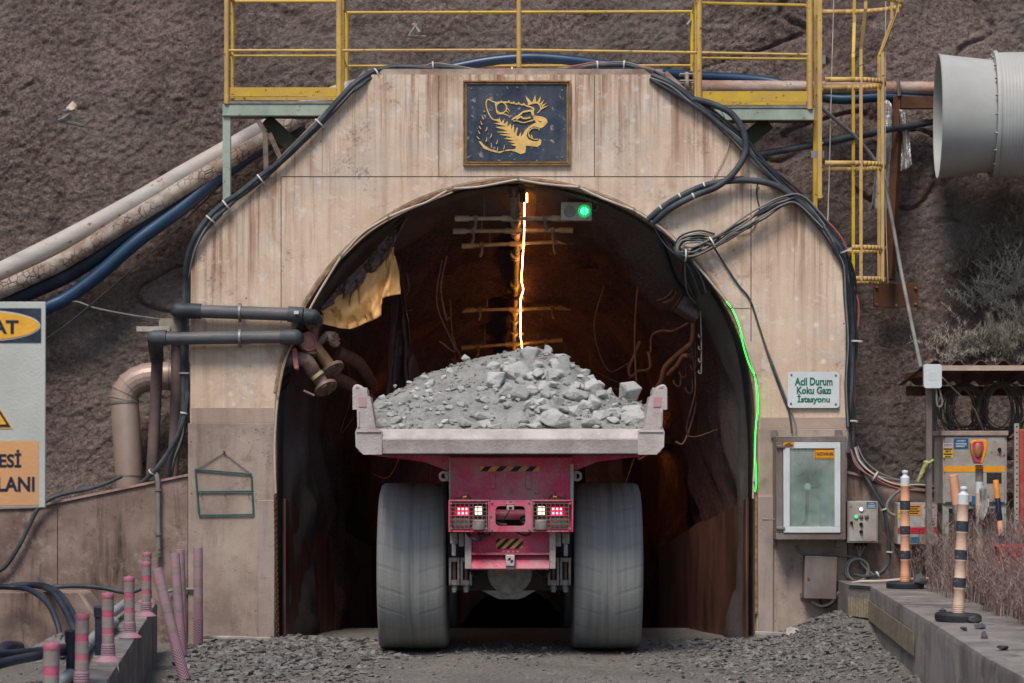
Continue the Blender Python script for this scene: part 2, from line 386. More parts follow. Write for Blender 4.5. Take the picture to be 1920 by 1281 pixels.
c = t.mix(t.noise(.8, 6, .65, lo=.36, hi=.64), (168,164,157), (140,136,130))
c = t.mix(t.noise(26, 6, .75, lo=.40, hi=.66), c, (102,97,93)); c = t.mix(t.mul(t.spots(34, .12, .26), t.noise(3, 4, lo=.45, hi=.6)), c, (150,152,150))
M_ROAD = t.out(c, .95, 0, t.bump(t.noise(40, 7, .75), .9, .02), .15)
g = grid('ground', GX, GY, ground_h(GX, GY), M_ROAD); tag(g, None, None, kind='structure')

# loose gravel (uncountable)
def gravel():
    protos = []
    for i in range(14):
        m = MB().rock((0,0,0), (1, R.uniform(.6,1), R.uniform(.4,.75)), R, n=R.randint(8,12)); fs = []
        for f in m.f: fs += [(f[0], f[i], f[i+1]) for i in range(1, len(f)-1)]
        protos.append((np.array(m.v), np.array(fs)))
    vs, fs, n = [], [], 0
    def put(x, y, s):
        nonlocal n
        pv, pf = protos[R.randrange(14)]; a = R.uniform(0, 6.28); ca, sa = math.cos(a), math.sin(a); tl = R.uniform(-.4,.4)
        w = pv*s; w = np.stack([w[:,0]*ca-w[:,1]*sa, w[:,0]*sa+w[:,1]*ca, w[:,2]+w[:,0]*tl*.5], 1)
        z = float(ground_h(np.array(x), np.array(y)))
        vs.append(w*np.array([1,1,.8])+np.array([x, y, z+s*.10])); fs.append(pf+n); n += len(pv)
    def size(lo, hi, p=2.6): return lo+(hi-lo)*R.random()**p
    for _ in range(6500):                                           # left bank
        x, y = R.gauss(-2.35,.62), -abs(R.gauss(0,3.0))+.35
        if -3.3+.106*max(0,-y-1.6) < x < -.9 and not (x < -2.45 and y > -.05): put(x, y, size(.009,.066,3.0))
    for _ in range(8500):                                           # right bank
        x, y = R.gauss(2.75,.65), -abs(R.gauss(0,3.4))+.35
        if 1.1 < x < 3.5 and not (x > 2.5 and y > -.05): put(x, y, size(.008,.055,3.0))
    for _ in range(2600):                                           # thin scatter on the road
        x, y = R.uniform(-2.2,2.2), R.uniform(-9,.5); put(x, y, size(.006,.028))
    for _ in range(260): put(R.gauss(0,.33), R.gauss(-1.2,.5), size(.012,.05))
    for _ in range(700):                                            # behind the left kerb
        put(R.uniform(-6,-3.9), R.uniform(-9,-.2), size(.01,.06))
    v = np.concatenate(vs); f = np.concatenate(fs); me = bpy.data.meshes.new('gravel')
    me.from_pydata(v.tolist(), [], f.tolist()); t = NT('broken_stone'); info = t.n('ShaderNodeNewGeometry')
    r = t.n('ShaderNodeValToRGB'); t.l(info.outputs['Random Per Island'], r.inputs[0])
    e = r.color_ramp.elements; e[0].color = (*lin((86,84,82)),1); e[1].color = (*lin((138,138,135)),1)
    me.materials.append(t.out(t.mix(t.mul(t.noise(40, 5), .4), r.outputs[0], (70,64,62)), .92, 0, t.bump(t.noise(120,4), .4, .006), .2))
    o = bpy.data.objects.new('gravel', me); SC.collection.objects.link(o); tag(o, 'loose broken grey gravel along both sides of the road', 'gravel', kind='stuff')
gravel()

# sprayed concrete slope behind the portal
def slope_y(x, z): return .95+.10*z+.22*fbm(x*.45+3, z*.45, 3)+.0*x
sx = np.arange(-8, 8.2, .022); sz = np.concatenate([np.arange(-.3, 7.2, .022), np.arange(7.3, 14, .3)])
SX, SZ = np.meshgrid(sx, sz)
lum = fbm(SX*21, SZ*21, 2, .6)
SY = slope_y(SX, SZ)+.04*fbm(SX*2.2, SZ*2.2, 3)-.024*np.abs(lum)**.85*np.sign(lum)*(.9+.6*fbm(SX*.7, SZ*.7, 2))
cv = fbm(SX*.30+SZ*.12+4, SZ*.55-SX*.1, 4, .55); SY = SY+.06*np.exp(-(cv/.015)**2)*np.clip(fbm(SX*.5+9, SZ*.5, 2)*4+.5, 0, 1)+.035*np.clip(np.floor((cv+.6)*4)/4-.5, -.3, .3)
dz = np.minimum(1, np.maximum(0, (H+(833-140)*S(0)-SZ)))
inside = (np.abs(SX-ARC_X) < 2.8) & (SZ < 5.3) & (np.abs(SX-ARC_X)+SZ < 7.2)
sl = grid('rock_slope', SX, SY, SZ, M_ROCK, ~inside); tag(sl, None, None, kind='structure')

for sgn in (-1, 1):                                            # unseen flanks of the cutting, added to block low sky light
    fy = np.linspace(2.5, -32, 70); fz = np.linspace(-.4, 13, 40); FY, FZ = np.meshgrid(fy, fz)
    FX = sgn*(8.0+.42*FZ-.05*FY+.5*fbm(FY*.3, FZ*.3+sgn, 3)+.12*fbm(FY*2, FZ*2, 3)); o = grid('added_hillside', FX, FY, FZ, M_ROCK); tag(o, None, None, kind='structure')
# ------------------------------------------------------------------ portal
def arcp(r, a0, a1, n): return [(ARC_X+r*math.cos(a0+(a1-a0)*i/n), ARC_Z+r*math.sin(a0+(a1-a0)*i/n)) for i in range(n+1)]
portal = thing('concrete_portal', 'pale rust streaked concrete tunnel portal with chamfered corners and arched opening', 'portal', (0,.7,0))
pz = lambda x, y: (P(x,y,0).x, P(x,y,0).z)
outer = [pz(355,1240), pz(358,480), pz(690,140), pz(1243,140), pz(1585,475), pz(1587,1240)]
inner = [(ARC_X+ARC_R, -.2)] + arcp(ARC_R, 0, math.pi, 56) + [(ARC_X-ARC_R, -.2)]
MB().prism(outer+inner, 0, 1.9).build('wall', M_CONC, portal, sharp=30)
lowl = MB().pb(352.5,794,514.2,1240,-.012,.3).build('leg_wall', M_LOW, portal, .006)
lowr = MB().pb(1423,804,1588.5,1240,-.012,.3).build('leg_wall', M_LOW, portal, .006)
MB().pb(483,938,514.8,1240,-.05,.06).build('pilaster', M_PIL, portal, .008)
MB().pb(1421.5,930,1450,1240,-.05,.06).build('pilaster', M_PIL, portal, .008)
MB().pb(358.5,765,512.5,793,-.004,.01).build('grout_band', concrete_lower('mauve_band', (178,160,146), (160,140,128), (126,102,90), False), portal)
MB().pb(1426,783,1585,803,-.004,.01).build('grout_band', MATS.get('mauve') or bpy.data.materials['mauve_band'], portal)
sm = MB()
for x0,y0,x1,y1 in ((526.4,331.6,527.6,606),(822.2,141,823.4,330.4),(1114.2,141,1115.4,330.4),(1407.4,346,1408.8,640),(527.8,330.6,1394,331.7),
                    (528,599.4,566,600.2),(1376,578,1407,578.8),(1408.9,346,1409.2,346.4)):
    sm.pb(x0,y0,x1,y1,-.003,.005)
sm.build('joint', M_SEAM, portal)
ring = arcp(ARC_R+.004, 0, math.pi, 60); ring2 = arcp(ARC_R-.022, 0, math.pi, 60)
MB().prism([(ARC_X+ARC_R+.004, .3)]+ring+[(ARC_X-ARC_R-.004,.3), (ARC_X-ARC_R+.022,.3)]+ring2[::-1]+[(ARC_X+ARC_R-.022,.3)], -.025, .16).build('arch_trim', M_TRIM, portal)
ring = arcp(ARC_R+.03, .12, math.pi-.12, 60); ring2 = arcp(ARC_R+.008, .12, math.pi-.12, 60)
MB().prism(ring+ring2[::-1], -.012, .02).build('arch_edge', mat('edge_strip', (176,156,132), (138,112,90), .7, scale=9), portal)
cap = MB()
for a, b in (((690,140),(358,480)), ((1243,140),(690,140)), ((1585,475),(1243,140))):
    A, B = P(*a,0), P(*b,0); cap.bar((A.x,.06,A.z), (B.x,.06,B.z), .045, .13)
cap.build('coping', mat('coping_concrete', (172,156,142), (128,108,96), .9, scale=5), portal)

# ------------------------------------------------------------------ tunnel
tun = thing('tunnel', 'dark sprayed concrete tunnel bore descending behind the truck', 'tunnel', (0,8,0))
prof_n = 96; ys = np.concatenate([np.arange(.12, 9, .09), np.arange(9, 40, .5)])
TX = np.zeros((len(ys), prof_n+1)); TZ = TX.copy(); TY = TX.copy()
for k, y in enumerate(ys):
    step = .10*((y/2.4) % 1)                                   # overlapping lining rounds
    half = 2.46-.50*min(1, max(0, (y-.2)/3.6))**.8-step*1.2; r = half; rz = 2.49-step*1.5
    for j in range(prof_n+1):
        u = j/prof_n*(2*r+math.pi*r+3.6)
        cz = ARC_Z+axis_drop(y)
        if u < 2.3+r*.0: x, z = half, cz-2.3+u-.4
        elif u < 2.3+r*math.pi: a = (u-2.3)/r; x, z = r*math.cos(a), cz+rz*math.sin(a)-.4*max(0, 1-a*3)-.4*max(0, 1-(math.pi-a)*3)
        else: x, z = -half, cz-(u-2.3-r*math.pi)-.4
        TX[k,j] = ARC_X+x; TZ[k,j] = z; TY[k,j] = y
jj = np.arange(prof_n+1)[None,:]*.105+0*TX
dn = (.30*fbm(jj*1.1+5, TY*1.0, 3)+.16*fbm(jj*3.5, TY*3.5, 3)+.045*fbm(jj*14, TY*14, 2))*np.minimum(1, (TY-.1)/.8)
cx = TX-ARC_X; cz = TZ-(ARC_Z-.17*np.maximum(0, TY-.6)); ln = np.sqrt(cx**2+np.maximum(cz,0)**2)+1e-6
TX = TX-cx/ln*(dn+.02); TZ = TZ-np.maximum(cz,0)/ln*(dn+.02)
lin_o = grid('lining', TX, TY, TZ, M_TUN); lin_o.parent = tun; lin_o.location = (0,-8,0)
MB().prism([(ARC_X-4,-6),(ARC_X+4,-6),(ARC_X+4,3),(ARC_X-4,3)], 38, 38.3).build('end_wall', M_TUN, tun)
for sgn in (-1, 1):                                             # curved steel wall sheets
    pts = []; n = 16
    for i in range(n+1):
        y = .14+3.0*i/n; x = ARC_X+sgn*(2.41-.74*(i/n)+.03*math.sin(i/n*9)); zt = 1.50-.62*(i/n)-.02*abs(math.sin(i*.8))
        pts.append((x, y, zt))
    m = MB(); vs = []; 
    for x,y,zt in pts: vs += [(x,y,-.4),(x,y,zt),(x+sgn*.03,y,zt),(x+sgn*.03,y,-.4)]
    fs = []
    for i in range(n):
        o = i*4
        for a in range(4): fs.append((o+a, o+(a+1)%4, o+4+(a+1)%4, o+4+a))
    fs += [(0,1,2,3), (n*4+3,n*4+2,n*4+1,n*4)]
    m.add(vs, fs).build('wall_sheet', M_STEELDK, tun, sharp=60)
m = MB()
for x, y, z in ((2.38,.6,1.30),(2.33,1.0,1.23),(2.28,1.3,1.17),(2.36,.8,.15),(2.27,1.5,.15)): m.ball((ARC_X+x-.03, y, z), .012, 8)
m.build('bolt', M_IRON, tun)
# ------------------------------------------------------------------ wing walls, kerbs
ww = thing('wing_wall', 'brown stained concrete wing wall with sloping top beside pink marker posts', 'wall', (-4.6,.1,0))
MB().pprism([(-250,1260),(-250,962),(60,953),(100,945),(352,893),(352,1260)], .012, .3).build('wall', M_WING, ww, .008)
MB().pprism([(-250,962),(60,953),(100,945),(352,893),(352,888.5),(99,940.5),(60,948),(-250,957)], -.012, .33).build('coping', mat('wing_coping', (166,140,130), (130,106,98), .9, scale=6), ww)
MB().pb(107,955,108.4,1200,.008,.01).build('joint', M_SEAM, ww); 
wr = thing('wing_wall', 'brown concrete retaining wall behind the control panel and grey cable loop', 'wall', (4.6,.1,0))
MB().pprism([(1589,1260),(1589,888),(1660,905),(1760,925),(2200,940),(2200,1260)], .012, .3).build('wall', M_WING, wr, .008)
MB().pprism([(1589,883),(1660,900),(1760,920),(2200,935),(2200,940),(1760,925),(1660,905),(1589,888)], -.02, .33).build('coping', bpy.data.materials['wing_coping'], wr)

def slab(poly, z0, z1, ch=.05):          # plan polygon raised, with chamfered upper edge
    n = len(poly); m = MB(); c = Vector((sum(p[0] for p in poly)/n, sum(p[1] for p in poly)/n)); ins = []
    for p in poly:
        d = (c-Vector(p)).normalized(); ins.append((p[0]+d.x*ch*1.4, p[1]+d.y*ch*1.4))
    vs = [(x,y,z0) for x,y in poly]+[(x,y,z1-ch) for x,y in poly]+[(x,y,z1) for x,y in ins]; fs = [tuple(range(n-1,-1,-1)), tuple(range(2*n,3*n))]
    for i in range(n):
        j = (i+1)%n
        fs += [(i,j,j+n,i+n), (i+n,j+n,j+2*n,i+2*n)]
    return m.add(vs, fs)
KL = lambda y: -3.45-.106*(y+1.6)          # the left kerb's road edge
lk = []
ky = [-1.55,-3.6,-5.9,-8.2,-10.6,-14.5]
kerb = thing('kerb_wall', 'low weathered concrete kerb carrying the row of pink marker posts', 'kerb', (-3.2,-6,0))
for a, b in zip(ky[:-1], ky[1:]):
    b2 = b+.012; e = R.uniform(-.012,.012)
    slab([(KL(a)+e,a),(KL(a)+e-.40,a),(KL(b2)+e-.40,b2),(KL(b2)+e,b2)], -.1, .52, .035).build('kerb_block', M_KERB, kerb)
kr = thing('kerb_wall', 'broad concrete kerb with ribbed reflector strip below orange marker posts', 'kerb', (3.8,-5,0))
slab([(3.37,-.02),(3.40,-.75),(3.58,-1.0),(3.27,-6.7),(3.14,-9.1),(3.0,-14),(3.9,-14),(4.0,-9.1),(4.1,-6.7),(4.25,-.02)], -.1, .65, .04).build('wall', M_KERB, kr)
def strip_seg(a, b, z0a, z1a, z0b, z1b, n, name):
    m = MB(); vs = []; fs = []
    nrm = Vector((-(b[1]-a[1]), b[0]-a[0])).normalized(); nrm = -nrm if nrm.x > 0 else nrm
    for i in range(n*2+1):
        t = i/(n*2); o = .012+(.010 if i % 2 else 0); x = a[0]+(b[0]-a[0])*t+nrm.x*o; y = a[1]+(b[1]-a[1])*t+nrm.y*o
        vs += [(x,y,z0a+(z0b-z0a)*t),(x,y,z1a+(z1b-z1a)*t)]
    for i in range(n*2): fs.append((2*i,2*i+1,2*i+3,2*i+2))
    ob = m.add(vs, fs).build(name, mat('ribbed_reflector', (150,140,112), (118,112,100), .5, scale=14, dust=(96,90,86), dustamt=.6, chips=(200,176,84)), kr, flat=True)
    so = ob.modifiers.new('solid','SOLIDIFY'); so.thickness = .006
strip_seg((3.40,-.78),(3.575,-1.02),.34,.53,.33,.52,8,'reflector_strip')
strip_seg((3.575,-1.06),(3.365,-5.0),.32,.51,.30,.50,22,'reflector_strip')
# terrace of soil behind the right kerb
tx = np.linspace(4.0,40,120); ty = np.linspace(-14,.05,90); TXX, TYY = np.meshgrid(tx, ty)
tz = .60+.05*fbm(TXX*1.5,TYY*1.5,3)+.06*np.clip(TXX-4.2,0,1)
o = grid('terrace_soil', TXX, TYY, tz, mat('dark_soil', (74,62,58), (52,43,42), .95, scale=4, bump=.9, bs=40)); tag(o, None, None, kind='structure')
jb = thing('concrete_barrier', 'low streaked concrete block with hoses draped over it beside the wing wall', 'barrier', (-5,-1.5,0))
q = [(-6.3,.0),(-4.02,.0),(-4.02,.35),(-4.20,.62),(-6.3,.62)]
MB().prism(q, -1.6, -1.0).build('block', M_WING, jb, .03)

# ================================================================== EMBLEM
em = thing('emblem_plaque', 'square navy plaque with gold roaring lion head above the tunnel arch', 'plaque', P(968,308,0))
MB().pb(876,158,1062,302,-.015,.02).build('panel', mat('plaque_panel', (44,58,76), (28,40,56), .45, scale=5, dust=(86,92,98), dustamt=.6, stretch=(1,1,.6), chips=(150,140,136)), em)
fr = MB()
for k,(o,i,y,d) in enumerate(((0,2.6,-.040,.045),(4.4,6.8,-.028,.033))):
    x0,y0,x1,y1 = 868+o,151+o,1070-o,310-o; w = i-o
    fr.pb(x0,y0,x1,y0+w,y,d).pb(x0,y1-w,x1,y1,y,d).pb(x0,y0+w,x0+w,y1-w,y,d).pb(x1-w,y0+w,x1,y1-w,y,d)
fr.build('frame', mat('aged_gold_frame', (176,134,70), (112,80,48), .55, .2, scale=12, dust=(120,98,88), dustamt=.5), em)
q = lambda pts: [(860+x/7.118, 140+y/7.118) for x, y in pts]
def stroke(pts, w):
    p = [Vector((*v,0)) for v in pts]; p = smooth_path(p, 4); l = []; r = []; n = len(p)
    for i, v in enumerate(p):
        t = (p[min(i+1,n-1)]-p[max(i-1,0)]); t = Vector((t.x,t.y)).normalized(); nn = Vector((-t.y,t.x))
        ww_ = (w if not isinstance(w, tuple) else w[0]+(w[1]-w[0])*i/(n-1))/2
        l.append((v.x+nn.x*ww_, v.y+nn.y*ww_)); r.append((v.x-nn.x*ww_, v.y-nn.y*ww_))
    return l+r[::-1]
rel = MB(); kz = 0
def relief(pts):
    global kz
    kz += 1; rel.pprism(q(pts), -.0205-.0004*kz, .006)
relief([(1000,545),(1060,553),(1120,562),(1168,588),(1188,635),(1150,685),(1105,715),(1070,705),(1010,690),(955,715),(918,770),(905,820),(935,865),(1000,890),(1060,885),(1082,855),(1105,880),(1095,935),(1050,965),(980,955),(900,948),(890,1040),(830,1062),(760,1030),(700,1015),(620,1020),(540,1050),(430,1022),(340,990),(300,940),(265,886),(292,890),(350,950),(420,990),(540,1028),(640,1003),(750,995),(768,960),(695,935),(762,922),(655,895),(745,880),(598,855),(720,838),(540,800),(690,790),(498,765),(660,755),(488,700),(640,690),(462,650),(560,640),(470,606),(535,610),(543,570),(568,640),(612,588),(600,660),(657,618),(650,700),(697,648),(702,735),(737,655),(745,792),(772,705),(792,710),(770,812),(800,822),(832,762),(828,832),(862,790),(890,735),(950,682),(1030,640),(1010,600),(985,560)])
relief(stroke([(520,378),(455,360),(400,330),(372,352),(368,410),(382,475),(412,540),(452,592),(492,606),(535,596)], 15))
relief(stroke([(570+70*math.cos(a),442+70*math.sin(a)) for a in [i*math.pi/8 for i in range(17)]], 15))
relief(stroke([(488,385),(560,370),(660,372),(760,390),(860,405),(950,430),(1002,458),(985,490)], 20))
relief(stroke([(492,390),(502,450),(522,520),(590,522),(662,548)], (18,12)))
relief(stroke([(640,440),(668,470),(682,498)], (14,4))); relief(stroke([(625,480),(655,500),(676,524)], (14,4)))
relief(stroke([(925,395),(975,382),(1040,372),(1082,405),(1096,455),(1075,490),(1048,514)], (34,8)))
for a in ([(890,280),(935,405),(968,362)],[(1022,268),(985,368),(1032,358)],[(1097,288),(1045,368),(1085,372)],[(1142,332),(1084,388),(1110,405)],[(1182,374),(1100,412),(1118,432)],[(1202,412),(1092,440),(1105,466)],
          [(568,340),(555,374),(592,372)],[(668,340),(648,372),(690,376)],[(735,352),(718,382),(758,388)],[(800,358),(785,394),(825,400)],[(870,374),(852,404),(892,414)]): relief(a)
relief([(1000,470),(960,468),(870,482),(800,532),(722,578),(700,606),(722,606),(800,565),(860,508),(960,490),(980,548),(1010,550)])
relief(stroke([(722,620),(780,618),(860,640),(940,622),(1010,600)], (10,16))); relief(stroke([(770,600),(830,560),(850,580),(900,584),(960,570)], (16,22)))
relief(stroke([(1065,600),(1085,618),(1105,612)], 12))
relief(stroke([(1060,716),(1000,712),(950,742),(930,790),(945,830),(1000,862),(1060,860)], 10)); relief([(1060,712),(1080,708),(1076,750)])
relief([(968,840),(970,790),(992,845)]); relief([(935,815),(940,790),(962,835)])
for x,y,dx,dy in ((332,478,18,20),(312,545,18,52),(292,618,20,48),(270,682,26,44),(258,745,26,46),(240,824,36,36),(378,698,-16,52),(438,785,-14,52),(376,832,-12,62),(518,866,-16,60),(432,910,6,66),(520,962,-6,56),(610,938,-10,56)):
    relief(stroke([(x,y),(x+dx*.35+3,y+dy*.5),(x+dx,y+dy)], (5,13)))
rel.build('lion_relief', M_GOLD, em, flat=True)
b = MB()
for x,y in ((884,167),(970,165),(1054,170),(882,294),(965,300),(1054,296)): v = P(x,y,0); b.lathe([(.012,0),(.010,.006),(0,.008)], (v.x,-.015,v.z), (0,-1,0), 10)
b.build('screw', M_IRON, em)

# ================================================================== CATWALK AND LADDER
cw = thing('catwalk', 'yellow railed walkway on pale green beams crossing above the portal', 'catwalk', (0,.5,5.4))
YF, YB, YC = .2, .62, 1.25
for x0,x1,y in ((417,652,195),(1296,1527,203)):
    MB().pb(x0,y,x1,y+22,YF,.07).build('beam', M_GRN, cw, .004)
    a, b = P(x0,y+20,YF), P(x1,y,YF)
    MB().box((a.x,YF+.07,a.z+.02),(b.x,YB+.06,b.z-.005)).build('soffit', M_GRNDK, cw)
    MB().pb(x0+8,y-5,x1-3,y-.5,YF-.01,.42).build('deck', M_GALV, cw)
MB().pb(427,164,640,181,YF+.01,.012).build('toe_board', M_YEL, cw); MB().pb(1315,171,1515,191,YF+.01,.012).build('toe_board', M_YEL, cw)
MB().pb(433,182,650,188,YB,.012).build('toe_board', M_YEL, cw); MB().pb(1308,190,1512,197,YB,.012).build('toe_board', M_YEL, cw)
def post(px, w, top, bot, Y, m=M_YEL):
    a, b = P(px,bot,Y), P(px,top,Y); MB().tube([a,b], w*S(Y)/2, 10, smooth=False).build('post', m, cw)
for px,w,b in ((425,10,195),(636,12,190),(973,9.5,127),(1311,11,195),(1519,11,205)): post(px, w, -62, b, YF, M_YELD)
for px,w,b in ((436,7,185),(642,7.5,185),(1306,8,190),(1516,8,190)): post(px, w, 3, b, YB)
for px,w in ((650,8),(1298,8)): post(px, w, 24, 160, YC)
def rail(pts, d=5.5, m=M_YEL): MB().tube([P(*p) for p in pts], d*S(.4)/2, 8, smooth=False).build('rail', m, cw)
rail([(425,-9,YF),(636,-9,YF),(973,-8,YF),(1311,-6,YF),(1519,-4,YF)]); rail([(425,95,YF),(636,95,YF),(973,94,YF),(1311,99,YF),(1519,103,YF)], 5.5, M_YELD)
rail([(425,-9,YF),(428,-6,.3),(437,3,YB-.03),(441,3,YB),(640,3,YB)], 6); rail([(425,95,YF),(436,105,YB),(642,105,YB)], 5)
rail([(1311,-6,YF+.1),(1306,6,YB-.03),(1312,6,YB),(1508,10,YB),(1516,12,YB),(1519,-4,YF+.05)], 6); rail([(1306,109,YB),(1516,111,YB),(1519,103,YF)], 5)
rail([(642,3,YB),(650,24,YC),(1298,22,YC),(1306,6,YB)], 6); rail([(642,105,YB),(650,124,YC),(1298,123,YC),(1306,109,YB)], 5)
MB().pb(417.5,217,432,417,YF+.03,.08).build('leg', M_GRN, cw, .004)
MB().pb(1525,226,1533,400,YF+.15,.06).build('leg', M_YEL, cw, .004)
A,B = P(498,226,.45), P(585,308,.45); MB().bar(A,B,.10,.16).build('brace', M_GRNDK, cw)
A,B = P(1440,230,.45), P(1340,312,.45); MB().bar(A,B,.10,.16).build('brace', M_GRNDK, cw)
A,B = P(484,226,.0), P(497,248,.0); C_ = P(500,330,.0)
MB().bar(A,B,.05,.05).bar(B,C_,.055,.05).bar(P(505,250,.1),P(527,300,.1),.03,.05).build('bracket', mat('bare_angle_iron', (126,112,102), (90,76,66), .6, .2), cw)

ld = thing('caged_ladder', 'yellow vertical ladder with round safety cage at the catwalk end', 'ladder', P(1537,530,.3))
LZ0, LZ1 = P(0,470,.1).z, P(0,-60,.1).z
for Y,x0,x1,y1 in ((.08,1533,1541.5,372),(.50,1526,1533,400)):
    MB().pb(x0,-60,x1,y1,Y,.03).build('stringer', M_YELD, ld, .003)
xs = P(1537,0,.3).x
rg = MB()
for i in range(11): z = LZ1-.15-.28*i; rg.tube([(xs,.1,z),(xs,.5,z)], .012, 8, smooth=False)
rg.build('rungs', M_YELD, ld)
def hoop(py, r, xl):
    z = P(0,py,.3).z; c = (xs+.36, .3); vs = []; path = []
    for i in range(25):
        a = -math.pi*.5+math.pi*i/24; path.append((c[0]+r*math.cos(a)-.03, c[1]+r*.78*math.sin(a)))
    path = [(xs+xl, path[0][1])]+path+[(xs+xl, path[-1][1])]
    m = MB()
    for i in range(len(path)-1):
        a, b = path[i], path[i+1]; o = len(m.v)
        for x,y in (a,b): m.v += [(x,y,z-.026),(x,y,z+.026)]
        m.f.append((o,o+1,o+3,o+2))
    ob = m.build('hoop', M_YELD, ld); s_ = ob.modifiers.new('solid','SOLIDIFY'); s_.thickness = .009
hoop(9,.54,.02); hoop(157,.36,.02); hoop(312,.36,.02); hoop(468,.36,.30); hoop(526,.36,.40)
for a, m_ in ((-80,M_YELD),(-32,M_YELD),(30,M_YELD),(80,M_YEL)):
    ca, sa = math.cos(math.radians(a)), math.sin(math.radians(a)); pt = lambda r, py: (xs+.33+r*ca, .3+r*.78*sa, P(0,py,.3).z)
    m = MB(); L = [pt(.535,-40),pt(.535,30),pt(.365,100),pt(.365,530)]
    for i in range(3): m.bar(L[i],L[i+1],.034,.010)
    m.build('cage_bar', m_, ld)
MB().pb(1541,103,1548,120,.09,.02).build('bracket', M_GALV, ld); MB().pb(1521,283,1545,296,.12,.02).build('bracket', M_GALV, ld)

# ================================================================== FAN DUCT
ax = Vector((.995,-.10,.0)).normalized(); o = P(1758,219,.35); s_ = S(.3)
fd = thing('ventilation_duct', 'large grey ribbed ventilation duct with flared bell mouth', 'duct', o)
MB().lathe([(115*s_,0),(117.5*s_,.008),(116*s_,.02),(104*s_,.56),(100*s_,.575),(98*s_,.56),(112*s_,.02),(115*s_,0)], o, ax, 56, False).build('bell_mouth', M_DUCT, fd)
MB().lathe([(104*s_,0),(121*s_,0),(121.5*s_,.035),(104*s_,.035)], o+ax*.565, ax, 56).build('flange', M_DUCT, fd)
pr = []; hh = .60
while hh < 4.2: pr += [(117.4*s_,hh),(117.75*s_,hh+.006),(117.75*s_,hh+.016),(117.4*s_,hh+.022)]; hh += .034
MB().lathe(pr, o+ax*0, ax, 56).build('barrel', M_DUCT, fd)
bb = MB(); qq = ax.to_track_quat('Z','Y').to_matrix()
for i in range(20): a = 2*math.pi*i/20+.1; bb.cyl(o+qq@Vector((112*s_*math.cos(a),112*s_*math.sin(a),.545)), o+qq@Vector((112*s_*math.cos(a),112*s_*math.sin(a),.61)), .014, 6)
bb.build('bolts', M_GALV, fd)
MB().lathe([(90*s_,.5),(0,.5)], o, ax, 32).lathe([(30*s_,.42),(26*s_,.36),(0,.34)], o, ax, 24).build('fan_hub', M_BLACK, fd)

# ================================================================== PIPES ON THE SLOPE
def pipe(name, label, cat, pts, r, m, n=14, group=None, rings=None, k=8):
    t = MB().tube([P(*p) for p in pts], r, n, k)
    return tag(t.build(name, m), label, cat, group)
pipe('steel_pipe', 'scuffed pale pipe, uppermost of the pipes slanting across the slope', 'pipe', [(-420,715,.9),(-60,543,1.0),(0,511,1.0),(125,449,1.02),(250,382,1.06),(350,324,1.1),(490,246,1.15),(570,205,1.15),(640,175,1.0),(700,160,.95)], .108, M_WPIPE)
def crackled():
    t = NT('cracked_wrapping')
    c = t.mix(t.noise(3,5,lo=.4,hi=.6), (176,170,160), (132,112,98)); k = t.n('ShaderNodeTexVoronoi', feature='DISTANCE_TO_EDGE'); k.inputs['Scale'].default_value = 14
    t.l(t.coord((1,1,.7)), k.inputs['Vector']); r = t.n('ShaderNodeMapRange'); r.inputs[1].default_value = 0; r.inputs[2].default_value = .07; r.inputs[3].default_value = 1; r.inputs[4].default_value = 0
    t.l(k.outputs[0], r.inputs[0]); f = t.mul(r.outputs[0], t.noise(4,3,lo=.42,hi=.55)); return t.out(t.mix(f, c, (70,50,42)), .75, 0, t.bump(t.mul(f,-1), .6, .01))
pipe('wrapped_pipe', 'cracked grey brown wrapped pipe directly under the scuffed pale pipe', 'pipe', [(-420,760,.8),(-60,576,.9),(0,545,.9),(125,486,.92),(250,409,.96),(350,349,1.0),(430,302,1.05),(490,265,1.1),(560,225,1.1)], .092, crackled())
pipe('black_pipe', 'black pipe lying between the cracked wrapped pipe and the blue hose', 'pipe', [(-420,780,.9),(-60,596,1.05),(0,568,1.05),(125,515,1.05),(250,433,1.07),(350,368,1.1),(430,314,1.12),(500,268,1.15),(570,235,1.15)], .095, M_BLUED)
pipe('blue_hose', 'thick deep blue hose, lowest of the pipes slanting across the slope', 'hose', [(-420,830,.8),(-150,690,.88),(20,610,.92),(85,578,.92),(125,559,.93),(180,519,.95),(250,458,.97),(300,420,1.0),(350,383,1.02),(425,318,1.08),(500,266,1.12),(560,240,1.15)], .078, M_BLUE)
rp = thing('steel_pipe', 'rust streaked pale horizontal pipe with flange behind the catwalk', 'pipe', P(1530,165,1.1))
MB().tube([P(1296,163,1.1),P(1790,166,1.1)], .073, 16, smooth=False).build('pipe', M_RUSTW, rp)
fl = MB()
for x in (1284,1299): fl.cyl(P(x,154,1.1), P(x+6,154,1.1), .11, 20)
build_each(fl, 'flange', mat('rusty_flange', (170,158,150), (120,78,62), .7, scale=12), rp)
m = MB()
for i in range(6): a = i*math.pi/3; v = P(1274,154,1.1); w = P(1312,154,1.1); dd = Vector((0,.09*math.cos(a),.09*math.sin(a))); m.cyl(v+dd, w+dd, .012, 8)
m.build('bolts', M_GALV, rp)
pipe('blue_hose', 'blue hose arching over the portal top behind the yellow rails', 'hose', [(660,190,1.12),(760,150,1.1),(880,121,1.08),(960,110,1.06),(1020,109,1.06),(1100,117,1.06),(1200,132,1.1),(1290,142,1.25),(1440,153,1.3),(1560,185,1.1),(1660,182,1.1),(1760,190,1.1)], .055, M_BLUE)
pipe('black_hose', 'long black hose sagging from the portal corner to the ventilation duct', 'hose', [(1395,290,.5),(1440,287,.45),(1530,271,.42),(1640,248,.7),(1720,234,1.08),(1760,227,1.18),(1800,222,1.2)], .035, M_BLK)
